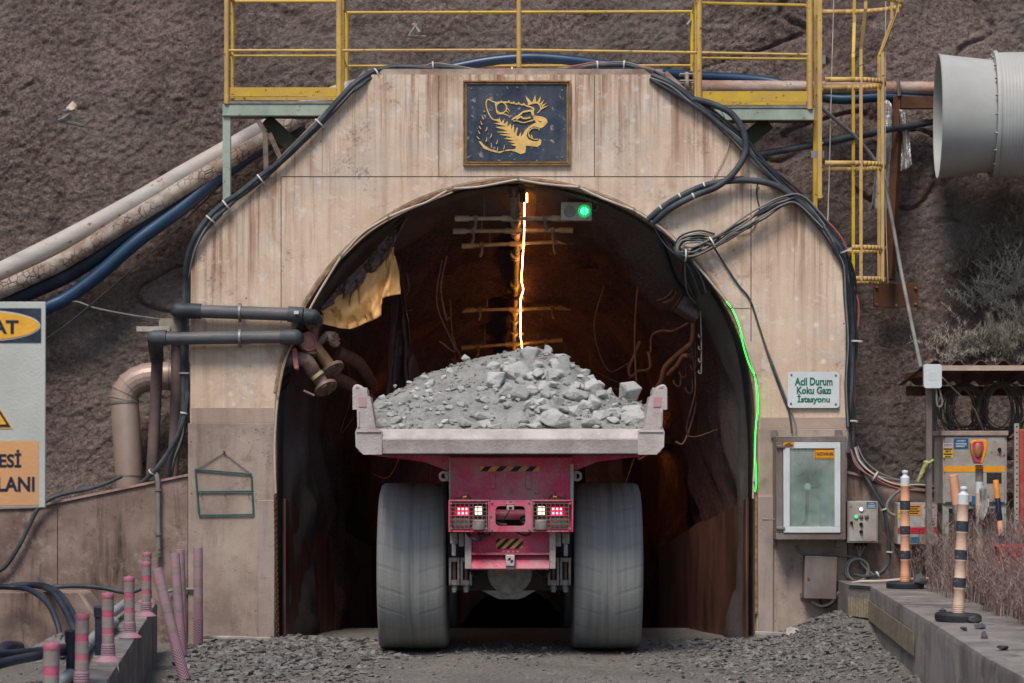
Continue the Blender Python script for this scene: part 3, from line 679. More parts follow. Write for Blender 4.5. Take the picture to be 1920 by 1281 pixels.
# support post, foil wraps
sp_ = thing('pipe_support', 'rusty brown steel post with side arm bolted to the slope', 'post', P(1675,560,1.0))
MB().bar(P(1685,180,1.05), P(1668,525,.85), .085, .09).build('post', M_RUST, sp_); MB().pb(1677,181,1760,203,1.0,.1).build('arm', M_RUST, sp_)
MB().pb(1638,532,1722,576,1.0,.04).build('base_plate', M_RUST, sp_, .004); MB().tube([P(1684,148,.98),P(1686,180,.98)], .02, 8, smooth=False).build('bolt', M_GALV, sp_)
m = MB()
for x,y in ((1643,538),(1716,540),(1643,571),(1716,570),(1680,573)): v = P(x,y,1.0); m.cyl(v, v+Vector((0,-.03,0)), .014, 6)
m.build('bolts', M_IRON, sp_)
def sheet(name, label, cat, top, bot, Y, amp, m, n=22, rows=26, group=None, thick=.006, Yb=None, fold=9, seed=0):
    tp = smooth_path([P(x,y,Y) for x,y in top], 10); bt = smooth_path([P(x,y,Y if Yb is None else Yb) for x,y in bot], 10)
    X = np.zeros((rows+1,n+1)); Yy = X.copy(); Z = X.copy()
    for j in range(n+1):
        a = tp[min(int(j/n*(len(tp)-1)), len(tp)-1)]; b = bt[min(int(j/n*(len(bt)-1)), len(bt)-1)]
        for i in range(rows+1):
            v = a.lerp(b, i/rows); w = amp*(float(vnoise(np.array(j/n*fold+seed), np.array(i/rows*2.2+seed)))*2+.8*float(vnoise(np.array(j/n*fold*2.3+i/rows*3+seed), np.array(i/rows*5+seed))))
            X[i,j] = v.x+w*.25; Yy[i,j] = v.y+w*(.35+.65*i/rows); Z[i,j] = v.z+w*.15
    o = grid(name, X, Yy, Z, m); so = o.modifiers.new('solid','SOLIDIFY'); so.thickness = thick; tag(o, label, cat, group)
    c = Vector((X.mean(), Yy.mean(), Z.min())); o.data.transform(Matrix.Translation(-c)); o.location = c; return o
M_FOIL = mat('crinkled_foil', (190,188,182), (150,146,140), .32, .55, scale=16, bump=.9, bs=30)
sheet('foil_sheet', 'long crinkled silver foil sheet hanging beside the rusty post', 'foil', [(1652,192),(1662,188),(1673,196)], [(1634,392),(1650,396),(1668,394)], .95, .05, M_FOIL)
sheet('foil_sheet', 'shorter crinkled silver foil sheet hanging under the rusty arm', 'foil', [(1688,204),(1694,206),(1699,214)], [(1686,322),(1698,320),(1711,310)], 1.0, .05, M_FOIL, seed=4)
pipe('strap_cable', 'grey ribbed cable running from the ladder down to the shelter roof', 'cable', [(1541,203,.2),(1575,232,.3),(1605,258,.4),(1640,300,.5),(1656,335,.5),(1672,410,.4),(1690,510,.2),(1708,600,-.2),(1727,690,-.9)], .020, M_GRYC)
pipe('cord', 'thin pale cord hanging down inside the ladder cage', 'cord', [(1564,-20,.3),(1560,120,.3),(1555,320,.3),(1552,420,.2)], .006, M_WHTC, 6)
pipe('cord', 'thin pale cord hanging beyond the outer ladder cage bar', 'cord', [(1661,-20,.6),(1660,160,.5),(1661,390,.5),(1665,530,.5)], .005, M_WHTC, 6)

# anchors left in the slope
def anchor(px, py, Y, label, pts, head):
    t = thing('rock_anchor', label, 'anchor', P(px,py,Y), 'anchors in the slope')
    m = MB(); v = P(px,py,Y)
    for p in pts: m.tube([P(px+x,py+y,Y+d-.06) for x,y,d in p], .019, 6, smooth=False)
    m.build('rod', M_GALV, t); MB().rock(v+Vector((0,-.05,0)), (.06,.07,.09) if head else (.04,.04,.05), R).build('grout', mat('anchor_grout', (196,176,158), (160,140,124), .9), t)
anchor(136,204,1.0, 'pale anchor stub with bent rods on the slope above the slanting pipes', [[(-4,2,0),(-18,6,-.1)],[(-6,10,-.02),(-20,20,-.15),(-26,22,-.12)],[(-24,22,-.12),(20,32,.05)]], True)
anchor(778,50,1.35, 'grey triangular anchor bracket on the slope behind the yellow rails', [[(2,-2,0),(-12,18,-.12),(20,20,-.05)],[(2,0,0),(9,12,-.1)]], False)
anchor(1302,34,1.35, 'short grey anchor rod on the slope beside a yellow post', [[(0,-4,0),(-14,14,-.1)]], False)

# ================================================================== SILVER DUCT, BLACK PIPES, VALVES
sd_ = thing('insulated_duct', 'dented silver clad duct with segmented elbow rising behind the wing wall', 'duct', P(245,915,.75))
r_ = 27*S(.7)
vert = [P(243,925,.75),P(240,850,.75),P(236,790,.75),P(233,748,.75)]
MB().tube(vert, [r_*.92,r_*.98,r_,r_*.97], 20, smooth=False).build('riser', M_SILV, sd_)
cc = P(292,748,.75); rad = (292-233)*S(.75)
ep = [cc+Vector((rad*math.cos(a),0,rad*.72*math.sin(a))) for a in [math.pi-(math.pi/2)*i/5 for i in range(6)]]
MB().tube([P(233,752,.75)]+ep+[P(296,705.5,.75)], r_*.985, 20, smooth=False).build('elbow', M_SILV, sd_, sharp=14)
m = MB()
for i in range(6):
    tt = (ep[min(i+1,5)]-ep[max(i-1,0)]).normalized(); m.tube([ep[i]-tt*.006, ep[i]+tt*.006], r_*1.03, 20, smooth=False)
m.build('seam', M_SILV, sd_)
MB().tube([P(290,705,.75),P(420,708,.75)], r_*.98, 20, smooth=False).build('crosspiece', M_SILV, sd_)
m = MB()
for pts,rr in (([P(233.2,752,.75),P(233.5,756,.75)],r_*1.03),([P(318,706,.75),P(321,706,.75)],r_*1.02),([P(242,890,.75),P(242,893,.75)],r_*.97)): m.tube(pts, rr, 20, smooth=False)
m.build('band', M_GALV, sd_)

def elbow(m, c, r): m.ball(c, r, 16)
YP = -.13
up = thing('plastic_pipe', 'upper black plastic pipe clamped across the left concrete leg', 'pipe', P(450,600,YP))
m = MB().tube([P(350,583,YP),P(560,590,YP)], 12.5*S(YP), 16, smooth=False); m.build('pipe', M_HDPE, up)
m = MB(); elbow(m, P(334,582,YP), 14*S(YP)); m.tube([P(334,582,YP),P(352,583,YP)], 14*S(YP), 16, smooth=False).tube([P(334,582,YP),P(334,584,.5)], 14*S(YP), 16, smooth=False); m.build('elbow', M_BLK, up); m = MB()
elbow(m, P(586,594,YP), 14.5*S(YP)); m.tube([P(570,592,YP),P(586,594,YP)], 14.5*S(YP), 16, smooth=False).tube([P(586,594,YP),P(590,598,.25)], 14.5*S(YP), 16, smooth=False); m.build('elbow', M_BLK, up)
m = MB().tube([P(351,583,YP),P(377,584,YP)], 14.6*S(YP), 16, smooth=False).tube([P(540,589,YP),P(568,591,YP)], 15*S(YP), 16, smooth=False); build_each(m, 'coupling', M_BLK, up)
MB().pb(551,583,560,589,-.24,.02).build('label', M_WHITE, up)
MB().tube([P(332,600,.48),P(330,760,.5),P(323,905,.5)], 11*S(.5), 14).build('downpipe', M_HDPEV, up)
lo_ = thing('plastic_pipe', 'lower black plastic pipe clamped across the left concrete leg', 'pipe', P(450,650,YP))
MB().tube([P(308,635,YP),P(530,632,YP)], 12*S(YP), 16, smooth=False).build('pipe', M_HDPE, lo_)
m = MB(); elbow(m, P(290,634,YP), 15*S(YP)); m.tube([P(290,634,YP),P(310,634,YP)], 14.5*S(YP), 16, smooth=False).tube([P(290,634,YP),P(293,662,.2)], 14*S(YP), 16, smooth=False); m.build('elbow', M_BLK, lo_); m = MB()
elbow(m, P(553,632,YP), 14.5*S(YP)); m.tube([P(526,632,YP),P(553,632,YP)], 14.2*S(YP), 16, smooth=False).tube([P(553,632,YP),P(566,640,.25)], 14*S(YP), 16, smooth=False); m.build('elbow', M_BLK, lo_)
build_each(MB().tube([P(298,634,YP),P(312,634,YP)], 15.2*S(YP), 16, smooth=False).tube([P(293,650,.15),P(294,674,.3)], 13*S(YP), 16, smooth=False), 'coupling', M_BLK, lo_)
MB().tube([P(295,668,.3),P(291,770,.45),P(284,900,.5)], 11*S(.4), 14).build('downpipe', M_HDPEV, lo_)
for t, y0, y1 in ((up,569,605),(lo_,617,652)):
    yc = (y0+y1)/2; c = P(450,yc,YP); rr = 13.5*S(YP)
    m = MB().lathe([(rr,-.012),(rr+.012,-.012),(rr+.012,.012),(rr,.012)], c, (1,0,0), 20).bar(P(450,y0,YP+.02),P(450,y0+5,YP+.02),.03,.06).bar(P(450,y1-5,YP+.02),P(450,y1,YP+.02),.03,.06)
    m.tube([P(450,y0+3,YP+.04),P(450,y0+3,.0)], .008, 6, smooth=False); m.build('clamp', M_GALV, t)
bp = thing('bracket_plate', 'pale steel bracket plates behind the elbows of the black pipes', 'bracket', P(300,622,.3))
MB().pb(298,597,345,622,.30,.02).build('plate', mat('olive_plate', (150,146,128), (128,122,106), .6), bp); MB().pb(256,612,318,621.5,.27,.02).build('arm', mat('pale_arm', (178,172,162), (156,150,140), .6), bp)

mf = thing('pipe_manifold', 'dusty valve cluster of flanged pipe stubs with red coupling at the arch edge', 'valve', P(590,740,.3))
def flange(m, c, ax_, r, n=8):
    ax_ = Vector(ax_).normalized(); m.cyl(Vector(c)-ax_*.018, Vector(c)+ax_*.018, r, 22); qq = ax_.to_track_quat('Z','Y').to_matrix()
    for i in range(n): a = 2*math.pi*i/n; d_ = qq@Vector((r*.78*math.cos(a), r*.78*math.sin(a), 0)); m.cyl(Vector(c)+d_-ax_*.035, Vector(c)+d_+ax_*.035, .011, 6)
m = MB(); flange(m, P(588,603,.1), (.25,-.55,-.6), .10); flange(m, P(624,692,.25), (.45,-.35,-.75), .125); flange(m, P(611,727,.15), (.42,-.4,-.75), .125); flange(m, P(626,637,.3), (.8,-.4,.2), .085); m.build('flange', M_IRON, mf)
MB().tube([P(588,646,.2),P(621,690,.22)], 11.5*S(.2), 16, smooth=False).build('tube', M_BRASS, mf)
MB().tube([P(578,684,.1),P(609,725,.12)], 13*S(.1), 16, smooth=False).build('tube', M_IRON, mf)
MB().tube([P(593,702,.08),P(597,707,.08)], 13.6*S(.1), 16, smooth=False).build('band', mat('olive_band', (172,164,112), (150,142,100), .6), mf)
MB().tube([P(590,648,.3),P(603,638,.3),P(616,628,.3),P(628,634,.35)], 7.5*S(.2), 12).build('bent_pipe', M_IRON, mf)
m = MB().tube([P(530,675,.12),P(552,673,.06),P(570,674,.04),P(580,684,.06),P(586,694,.09)], 14*S(0), 16); m.tube([P(588,612,.2),P(584,640,.2),P(580,668,.12)], 11*S(0), 14).cyl(P(579,660,.1), P(579,664,.1), 16*S(0), 16); m.build('tee', M_IRON, mf)
m = MB().tube([P(551,673,.06),P(556,672.5,.06)], 15*S(0), 16, smooth=False); m.bar(P(552,655,-.05),P(556,690,-.05),.035,.05); m.ball(P(552,656,-.06),.025,8); m.ball(P(556,690,-.06),.025,8); m.build('red_coupling', M_REDP, mf)
MB().lathe([(.088,-.025),(.10,-.025),(.10,.025),(.088,.025),(.088,-.025)], P(576,641,.02), (.6,-.75,.1), 22, False).build('pink_ring', mat('pink_ring', (190,92,126), (150,96,84), .5, scale=8), mf)
MB().lathe([(.088,-.02),(.088,.01),(.02,.018),(0,.018)], P(576,641,.02), (.6,-.75,.1), 22).build('rusty_cap', mat('rusty_face', (160,118,96), (124,88,72), .7, scale=10), mf)
MB().tube([P(560,690,.35),P(540,710,.35),P(520,735,.35)], 7*S(.3), 10).tube([P(630,660,.5),P(670,680,.8),P(695,720,1.2)], 13*S(.6), 12).tube([P(620,705,.5),P(660,725,.8),P(700,760,1.2)], 13*S(.6), 12).build('branch_pipe', mat('brown_pipe', (98,66,54), (70,48,42), .6), mf)
MB().tube([P(618,712,.2),P(617,738,.2)], .012, 6, smooth=False).tube([P(570,733,.0),P(590,742,-.05)], .012, 6, smooth=False).build('lever', M_IRON, mf)

# ================================================================== TARPAULINS
M_TARP = mat('tan_tarpaulin', (222,172,108), (196,146,88), .5, scale=2, bump=.15, bs=12); M_TARPD = mat('grey_brown_tarpaulin', (108,88,82), (78,64,62), .5, scale=2, bump=.15, bs=12)
sheet('tarpaulin', 'tan crumpled tarpaulin drooping below the dark one under the arch', 'tarpaulin', [(602,574),(645,548),(690,512),(730,470),(738,462)], [(606,606),(650,618),(684,606),(714,592),(720,560),(750,552)], .42, .085, M_TARP, 60, 34, fold=9, seed=3, Yb=.30)
sheet('tarpaulin', 'dark folded tarpaulin tied along the left curve of the arch', 'tarpaulin', [(604,566),(648,526),(690,484),(728,440),(762,406)], [(608,580),(650,556),(702,510),(738,462),(763,412)], .38, .09, M_TARPD, 60, 16, fold=11, seed=9)
sheet('tarpaulin', 'long brown drape hanging deep inside the tunnel behind the tan tarpaulin', 'tarpaulin', [(738,480),(752,500),(762,540)], [(728,740),(752,735),(786,720)], 1.3, .13, mat('brown_drape', (78,50,44), (58,38,36), .6, bump=.1), 24, 30, fold=6, seed=5)

# ================================================================== CABLES
def bundle(name, label, cat, path, radii, spread, mats, ties=(), group=None, seed=1, n=8):
    rr = random.Random(seed); t = thing(name, label, cat, P(*path[len(path)//2]), group)
    for k, r in enumerate(radii):
        ox, oy = rr.uniform(-1,1)*spread, rr.uniform(-1,1)*spread*.6; pts = []
        for i, p in enumerate(path):
            w = rr.uniform(-.35,.35)*spread if 0 < i < len(path)-1 else 0
            # offset square to the run of the path, in the plane of the wall
            a, b = path[max(i-1,0)], path[min(i+1,len(path)-1)]; d = Vector((b[0]-a[0], -(b[1]-a[1]))).normalized()
            v = P(*p); pts.append((v.x-d.y*(ox+w), v.y-abs(oy)-.5*w, v.z+d.x*(ox+w)))
        MB().tube(pts, r, n, 7).build('cable', mats[k % len(mats)], t)
    for i in ties:
        v = P(*path[i]); a, b = path[max(i-1,0)], path[min(i+1,len(path)-1)]; d = (P(*b)-P(*a)).normalized()
        rad = min(spread*.9+max(radii)*.8, .062)
        MB().lathe([(rad,-.008),(rad+.005,-.008),(rad+.005,.008),(rad,.008),(rad,-.008)], v+Vector((0,-spread*.3,0)), d, 14, False).build('cable_tie', M_TIE, t)
    return t
YK = -.05
bundle('cable_bundle', 'thick grey black cables following the left chamfer down beside the portal', 'cable',
 [(810,133,.1),(745,131,.1),(705,140,.06),(672,160,YK),(640,190,YK),(600,232,YK),(560,272,YK),(522,310,YK),(490,337,YK),(452,366,YK),(425,385,YK),(396,412,YK),(372,448,YK),(357,490,.0),(350,545,.1),(348,620,.1),(347,700,.1),(347,770,.1),(340,815,.15),(325,860,.2),(318,900,.3)],
 [.032,.022,.020,.011,.010], .042, [M_BLK,M_BLK,M_BLK,M_GRYC,M_BLKC], (2,5,8,10,11,16), seed=4)
bundle('cable_bundle', 'cables branching off toward the silver duct at the top of the wing wall', 'cable', [(350,735,.05),(345,775,.02),(332,815,0),(310,855,-.02),(285,885,-.02),(262,906,.1)], [.024,.012,.012], .018, [M_BLK,M_GRYC,M_GRYC], (1,4), seed=6)
bundle('cable_bundle', 'dark cables lying along the flat top of the portal under the yellow rails', 'cable', [(790,134,.1),(812,124,.1),(850,128,.1),(900,133,.1),(960,134,.1),(1030,133,.1),(1080,128,.1),(1120,123,.1),(1170,122,.1),(1210,130,.06),(1245,142,.02)], [.022,.016,.012,.011,.010,.009], .028, [M_BLK,M_BLKC,M_BLK,M_GRYC,M_BLKC,M_REDC], (1,4,7,8), seed=9)
bundle('cable_bundle', 'thick black cables and thin wires down the outer edge of the right chamfer', 'cable',
 [(1225,136,.0),(1262,155,YK),(1300,186,YK),(1350,222,YK),(1400,268,YK),(1440,312,YK),(1490,358,YK),(1530,396,YK),(1560,432,YK),(1585,470,YK),(1598,520,.0),(1605,575,.05),(1606,640,.05),(1601,720,.05),(1597,790,.05),(1598,850,.0)],
 [.032,.024,.014,.012,.011,.011,.010,.010,.009,.009,.008,.008,.007], .075, [M_BLK,M_BLK,M_BLKC,M_BLK,M_GRYC,M_BLKC,M_BLK,M_GRYC,M_REDC,M_BLKC,M_BLK,M_GRYC,M_BLKC], (9,12,14), seed=13)
bundle('cable_bundle', 'loose thin black cables straggling along the inner edge of the right chamfer', 'cable', [(1490,362,-.04),(1508,384,-.06),(1528,408,-.05),(1550,440,-.05),(1568,468,-.05),(1584,500,-.04),(1590,560,-.03),(1592,640,-.03),(1591,720,-.03),(1593,800,-.03)], [.009,.008,.008,.007,.006], .045, [M_BLKC,M_BLK,M_GRYC,M_BLKC,M_BLK], seed=61)
bundle('cable_bundle', 'ragged thin dark cables hugging the arch edge between the two coils', 'cable', [(1232,424,.02),(1250,450,.04),(1268,472,.02),(1290,492,.03),(1306,520,.06),(1318,552,.15)], [.010,.009,.008,.007], .04, [M_BLKC,M_BLK,M_BLKC,M_GRYC], seed=63)
bundle('cable_bundle', 'thin grey and pink wires fanning out over the right retaining wall', 'cable', [(1600,840,-.02),(1612,868,-.06),(1640,893,-.1),(1680,908,-.12),(1725,914,-.12),(1775,918,-.12),(1800,930,-.1)], [.010,.010,.009,.009,.008,.008,.007], .050, [M_GRYC,M_BLKC,M_GRYC,M_WHTC,M_REDC,M_BLKC,M_GRYC], (2,), seed=21)
bundle('cable_bundle', 'black cables curving down past the control panel to the kerb', 'cable', [(1600,850,-.03),(1618,885,-.06),(1640,920,-.1),(1657,955,-.12),(1665,1000,-.12),(1668,1035,-.12),(1662,1062,-.12),(1645,1078,-.14),(1620,1082,-.16),(1600,1078,-.16)], [.018,.016,.014,.010], .020, [M_BLK,M_BLKC,M_BLK,M_GRYC], (3,5,7), seed=25)
bundle('cable_bundle', 'pair of heavy black cables sweeping from the right chamfer to the arch edge', 'cable', [(1213,413,-.02),(1240,390,-.06),(1275,368,-.09),(1320,348,-.09),(1365,339,-.09),(1410,338,-.09),(1450,346,-.09),(1485,366,-.09),(1515,392,-.08),(1545,420,-.06)], [.034], .004, [M_BLK], (1,2,3,4), seed=31, n=12)
bundle('cable_bundle', 'heavy black cable looping back up from the arch edge to the catwalk beam', 'cable', [(1225,418,-.02),(1255,393,-.10),(1300,368,-.12),(1345,350,-.12),(1378,322,-.12),(1398,285,-.12),(1393,245,-.11),(1370,212,-.1),(1335,195,-.09),(1300,186,-.08)], [.034], .004, [M_BLK], (2,), seed=33, n=12)
bundle('cable_coil', 'tangled coil of thin grey cables tied on the concrete at the right arch edge', 'cable', [(1545,425,-.06),(1500,377,-.08),(1468,378,-.1),(1430,398,-.1),(1395,420,-.1),(1365,437,-.1),(1335,455,-.1),(1305,470,-.1),(1285,479,-.1),(1272,470,-.1),(1280,453,-.1),(1310,446,-.1),(1338,450,-.1)], [.012,.011,.011,.010,.012,.010,.010,.009,.010], .075, [M_BLKC,M_GRYC,M_BLK,M_BLKC,M_BLK,M_GRYC,M_BLK], (6,8), seed=41)
pipe('cable', 'thin black cable hanging from the coil down to the gas cabinet', 'cable', [(1332,453,-.06),(1355,490,-.03),(1385,535,-.02),(1406,562,-.02),(1425,618,-.02),(1445,680,-.02),(1467,740,-.02),(1480,775,-.02),(1485,812,-.05)], .010, M_BLK)
pipe('cable', 'second grey cable entering the top of the gas cabinet', 'cable', [(1408,566,-.02),(1430,632,-.02),(1452,690,-.02),(1475,750,-.02),(1490,790,-.02),(1492,812,-.05)], .008, M_GRYC)
pipe('cable', 'short black cable clipped down the concrete below the heavy cables', 'cable', [(1423,342,-.03),(1419,352,-.015),(1420,372,-.015),(1424,392,-.015),(1418,412,-.02),(1405,428,-.03),(1380,433,-.04)], .007, M_BLKC)
pipe('wire', 'thin pale wire dropping from the catwalk cable across the concrete', 'wire', [(1350,203,-.09),(1362,230,-.05),(1367,262,-.03),(1360,290,-.02),(1345,320,-.02),(1330,342,-.02)], .005, M_WHTC, 6)
cd = thing('arch_conduit', 'pale conduit cable clipped around the arch opening with loose swags', 'conduit', P(967,340,-.04))
segs = [[(517,925),(515,850),(517,790),(521,745)],[(521,745),(531,690),(543,655),(560,620)],[(578,585),(600,545),(640,480)],[(640,480),(680,437),(728,407)],[(728,407),(775,388),(800,379),(838,358)],[(850,354),(900,350),(970,337)],[(972,337),(1020,345),(1084,351)],[(1086,352),(1130,372),(1188,394)],[(1188,394),(1240,428),(1292,478)],[(1300,490),(1335,532),(1372,578)],[(1372,578),(1397,640),(1416,704)],[(1416,704),(1418,790),(1414,880),(1412,935)]]
for k, sg in enumerate(segs): MB().tube([P(x,y,-.035) for x,y in sg], .012, 8).build('conduit', M_WHTC, cd)
MB().tube([P(522,745,-.04),P(530,690,-.04),P(545,650,-.04),P(556,630,-.04)], .010, 8).tube([P(640,484,-.03),P(690,437,-.03),P(745,404,-.03),P(800,380,-.03),P(850,360,-.03)], .009, 8).build('second_conduit', mat('tan_cable', (178,150,118), (150,124,96), .6), cd)
for x,y in ((521,745),(640,480),(728,406),(849,354),(972,337),(1086,352),(1189,394),(1372,577),(1416,704),(1414,905)): v = P(x,y,-.03); MB().obox(v, (.02,.05,.03)).tube([v, v+Vector((0,-.01,.03))], .004, 6, smooth=False).build('clip', M_GALV, cd)
M_GLOW = emit('green_rope_glow', (20,255,70), 2.4)
pipe('rope_light', 'glowing green rope light down the right side of the arch', 'rope light', [(1362,566,-.05),(1374,582,-.05),(1386,612,-.05),(1394,650,-.05),(1404,682,-.05),(1415,706,-.05),(1420,735,-.05),(1421,770,-.05),(1417,800,-.05),(1415,840,-.05),(1417,875,-.05),(1418,905,-.05),(1416,922,-.05)], .0046, M_GLOW)
pipe('cable', 'black hose running up the face of the wing wall and over its top', 'hose', [(-20,1080,-.06),(10,1062,-.06),(35,1025,-.06),(55,985,-.06),(72,953,-.07),(95,935,-.06),(125,925,.0),(165,917,.1),(200,906,.1),(228,893,.15)], .022, M_BLK)
pipe('wire', 'thin black wire stretched across the slope behind the warning sign', 'wire', [(30,670,.8),(120,612,.85),(230,520,.95),(330,430,1.0),(470,290,1.15)], .009, M_BLKC, 6)
pipe('wire', 'grey wire drooping across the slope to the bracket plates', 'wire', [(120,566,.9),(145,566,.9),(180,578,.9),(240,590,.8),(300,599,.3)], .010, M_GRYC, 6)

# hanging wire rack, chains, pipe stub
wf = thing('wire_rack', 'bent green wire rack hung by a chain on the left concrete leg', 'rack', P(420,967,-.03))
m = MB(); L = [(366,880),(471,889),(475,965),(373,966)]
for a, b in zip(L, L[1:]+L[:1]): m.tube([P(*a,-.03),P(*b,-.03)], .0085, 6, smooth=False)
m.tube([P(369,922,-.03),P(473,921,-.03)], .0085, 6, smooth=False)
for x in (376,420,464): m.tube([P(x,922,-.03),P(x+1,927,-.045),P(x+3,926,-.05)], .005, 6)
m.build('frame', mat('green_wire', (44,104,104), (40,84,84), .5), wf)
def chain(name, label, a, b, n, parent=None, m_=None, r=.010):
    a, b = Vector(a), Vector(b); mm = MB(); d = (b-a)/n; t_ = d.normalized()
    for i in range(n):
        c = a+d*(i+.5); u = t_.orthogonal().normalized() if i % 2 else t_.cross(t_.orthogonal()).normalized(); L = d.length*.62; pts = []
        for k in range(9): an = 2*math.pi*k/8; pts.append(c+t_*L*math.cos(an)+u*r*1.1*math.sin(an))
        mm.tube(pts, r*.36, 5, smooth=False, caps=False)
    o = mm.build(name, m_ or M_IRON, parent)
    if parent is None: tag(o, label, 'chain')
    return o
chain('chain', '', P(420,850,-.02), P(366,880,-.03), 22, wf, M_GALV, .006); chain('chain', '', P(420,850,-.02), P(471,889,-.03), 24, wf, M_GALV, .006)
v = P(420,846,-.0); MB().cyl(v, v+Vector((0,-.05,0)), .012, 8).build('hook', M_GALV, wf)
chain('chain', 'rusty chain hanging straight down the left edge of the opening', P(516,928,-.06), P(521,1200,-.06), 52, None, M_RUST, .016)
ps = thing('pipe_stub', 'short dusty pipe clamped vertically to the wing wall', 'pipe', P(296,1045,-.05))
MB().tube([P(293,890,.1),P(294,892,-.04),P(296,905,-.05),P(297,1030,-.05)], 4.6*S(0), 10, smooth=False).build('pipe', M_GRYC, ps)
m = MB()
for y in (916,999,1033,1040): m.cyl(P(296.5,y,-.05), P(296.5,y+5,-.05), 6.3*S(0), 12)
m.build('collar', M_GALV, ps)
pipe('conduit', 'short pale conduit running low along the leg behind the leaning poles', 'pipe', [(315,1109,-.04),(335,1105,-.04),(350,1105,-.04),(370,1105,-.04)], .016, M_GRYC)

# ================================================================== TUNNEL FITTINGS
def ceil_z(y): return 4.55-.17*y
def PZ(px, y, dz=0): return Vector(((px-960)*S(y), y, ceil_z(y)+dz))
cp = thing('ceiling_pipe', 'jointed water pipe running along the tunnel roof beside the lit strip', 'pipe', PZ(965,.6))
MB().tube([PZ(963,.28,.42),PZ(964,.30,.12),PZ(966,.5,.02)], .05, 12, smooth=False).tube([PZ(968,.4,.05),PZ(969,2.2,.05),PZ(967,3.4,.05),PZ(966,4.6,.05),PZ(962,7.0,.05),PZ(962,14,.05)], .038, 12, smooth=False).build('pipe', M_IRON, cp)
m = MB()
for y in (.75,1.2,2.2,3.6,5.0,5.5,6.2): a, b = PZ(967-.4*y,y,.05), PZ(967-.4*y,y+.16,.05); m.cyl(a, b, .055, 12)
build_each(m, 'coupling', M_BAR, cp)
MB().obox(P(963,352,.3), (.10,.10,.22)).obox(P(980,365,.42), (.06,.08,.16)).build('hanger', M_RUST, cp)
SPL = ['nearest of the five spray bars under the tunnel roof','second spray bar from the tunnel mouth','third spray bar from the tunnel mouth, close behind the second','fourth spray bar, alone further inside the tunnel','farthest spray bar, just above the heap of rock']
for (y,cx_,half,tilt),lb in zip(((.5,957,.54,.0),(1.0,962,.60,.01),(1.55,971,.57,.05),(4.75,968,.62,.03),(6.8,960,.62,.10)), SPL):
    c = PZ(cx_, y, -.0); t = thing('spray_bar', lb, 'spray bar', c, 'spray bars under the tunnel roof'); a, b = c+Vector((-half,0,-tilt/2)), c+Vector((half,0,tilt/2)); d = (b-a).normalized()
    MB().tube([a, b], .022, 10, smooth=False).build('bar', M_BAR, t)
    for u, w in ((a-d*.05, a+d*.10),(b-d*.10, b+d*.05),(c-d*.09, c+d*.09)): MB().cyl(u, w, .032, 12).build('fitting', M_BAR, t)
    for e, s2 in ((a+d*.17,1),(b-d*.17,-1)): MB().obox(e, (.05,.05,.06)).tube([e, e+Vector((0,0,-.09))], .014, 8, smooth=False).tube([e+Vector((0,0,-.08)), e+Vector((-.02*s2,0,-.13))], .017, 8, smooth=False).build('nozzle', M_IRON, t)
    for e in (a+d*.26, b-d*.28): MB().tube([e, e+Vector((R.uniform(-.02,.02),0,.42+.05*y))], .006, 5, smooth=False).build('hanger', M_IRON, t)
M_LED = emit('warm_strip', (255,176,84), 20.0)
led = thing('strip_light', 'bright warm light strip hanging along the tunnel roof', 'strip light', PZ(983,.5,0))
MB().tube([PZ(988,.45,.26),PZ(988,.46,.16)], .008, 8, smooth=False).build('end_segment', M_LED, led)
for a_ in ([(983,.46,.20),(983,.7,.08),(983,.86,.01)],[(983,.9,.0),(982,1.3,-.05),(981,1.56,-.06)],[(981,1.62,-.06),(980,2.0,-.04),(979,2.5,-.04),(977,3.1,-.05)],[(978,3.14,-.05),(981,3.5,-.05),(977,4.0,-.03)],[(976,4.06,-.03),(976,4.8,-.05),(976,6.0,-.05)],[(976,6.08,-.05),(979,7.2,-.05),(977,11,-.03)],[(977,11.2,-.03),(977,18,0)]):
    MB().tube([PZ(*p) for p in a_], .0068, 8, 4).build('light_segment', M_LED, led)
m = MB()
for y in (.88,1.6,3.12,4.03,6.04): m.obox(PZ(979,y,-.03), (.035,.05,.035))
build_each(m, 'connector', M_BAR, led)
tl = thing('traffic_light', 'grey two lamp signal box with green lamp lit under the arch', 'traffic light', P(1081,413,.3))
MB().pb(1052,379,1110,413,.3,.12).build('housing', M_PANELG, tl, .006)
v = P(1068,397,.3); MB().lathe([(.062,0),(.062,.006),(.054,.008),(.05,.006),(0,.012)], v, (0,-1,0), 24).build('unlit_lamp', mat('dull_lens', (140,132,122), (118,112,104), .4), tl)
v = P(1095.5,396,.3); MB().lathe([(.068,0),(.068,.008),(.060,.010)], v, (0,-1,0), 24).build('lamp_ring', emit('green_rim', (10,190,84), .5), tl)
MB().lathe([(.058,.006),(0,.014)], v, (0,-1,0), 24).build('lamp_lens', emit('green_lens', (10,214,96), 2.6), tl)
m = MB(); 
for i in range(-4,5):
    for j in range(-4,5):
        if (i+j) % 2 == 0 and 1 < i*i+j*j < 14 and i != 0: w = v+Vector((i*.0118,-.013,j*.0118)); m.lathe([(.0056,0),(0,.004)], w, (0,-1,0), 6)
m.build('lamp_diodes', emit('green_diode', (90,255,160), 3.2), tl)
MB().tube([P(1062,352,.35),P(1062,379,.35)], .006, 6, smooth=False).tube([P(1100,362,.35),P(1100,379,.35)], .006, 6, smooth=False).build('hanger', M_IRON, tl)
MB().tube([P(1110,394,.34),P(1119,394,.34),P(1120,384,.34),P(1112,368,.36),P(1098,358,.4)], .006, 6).build('lead', M_GRYC, tl)
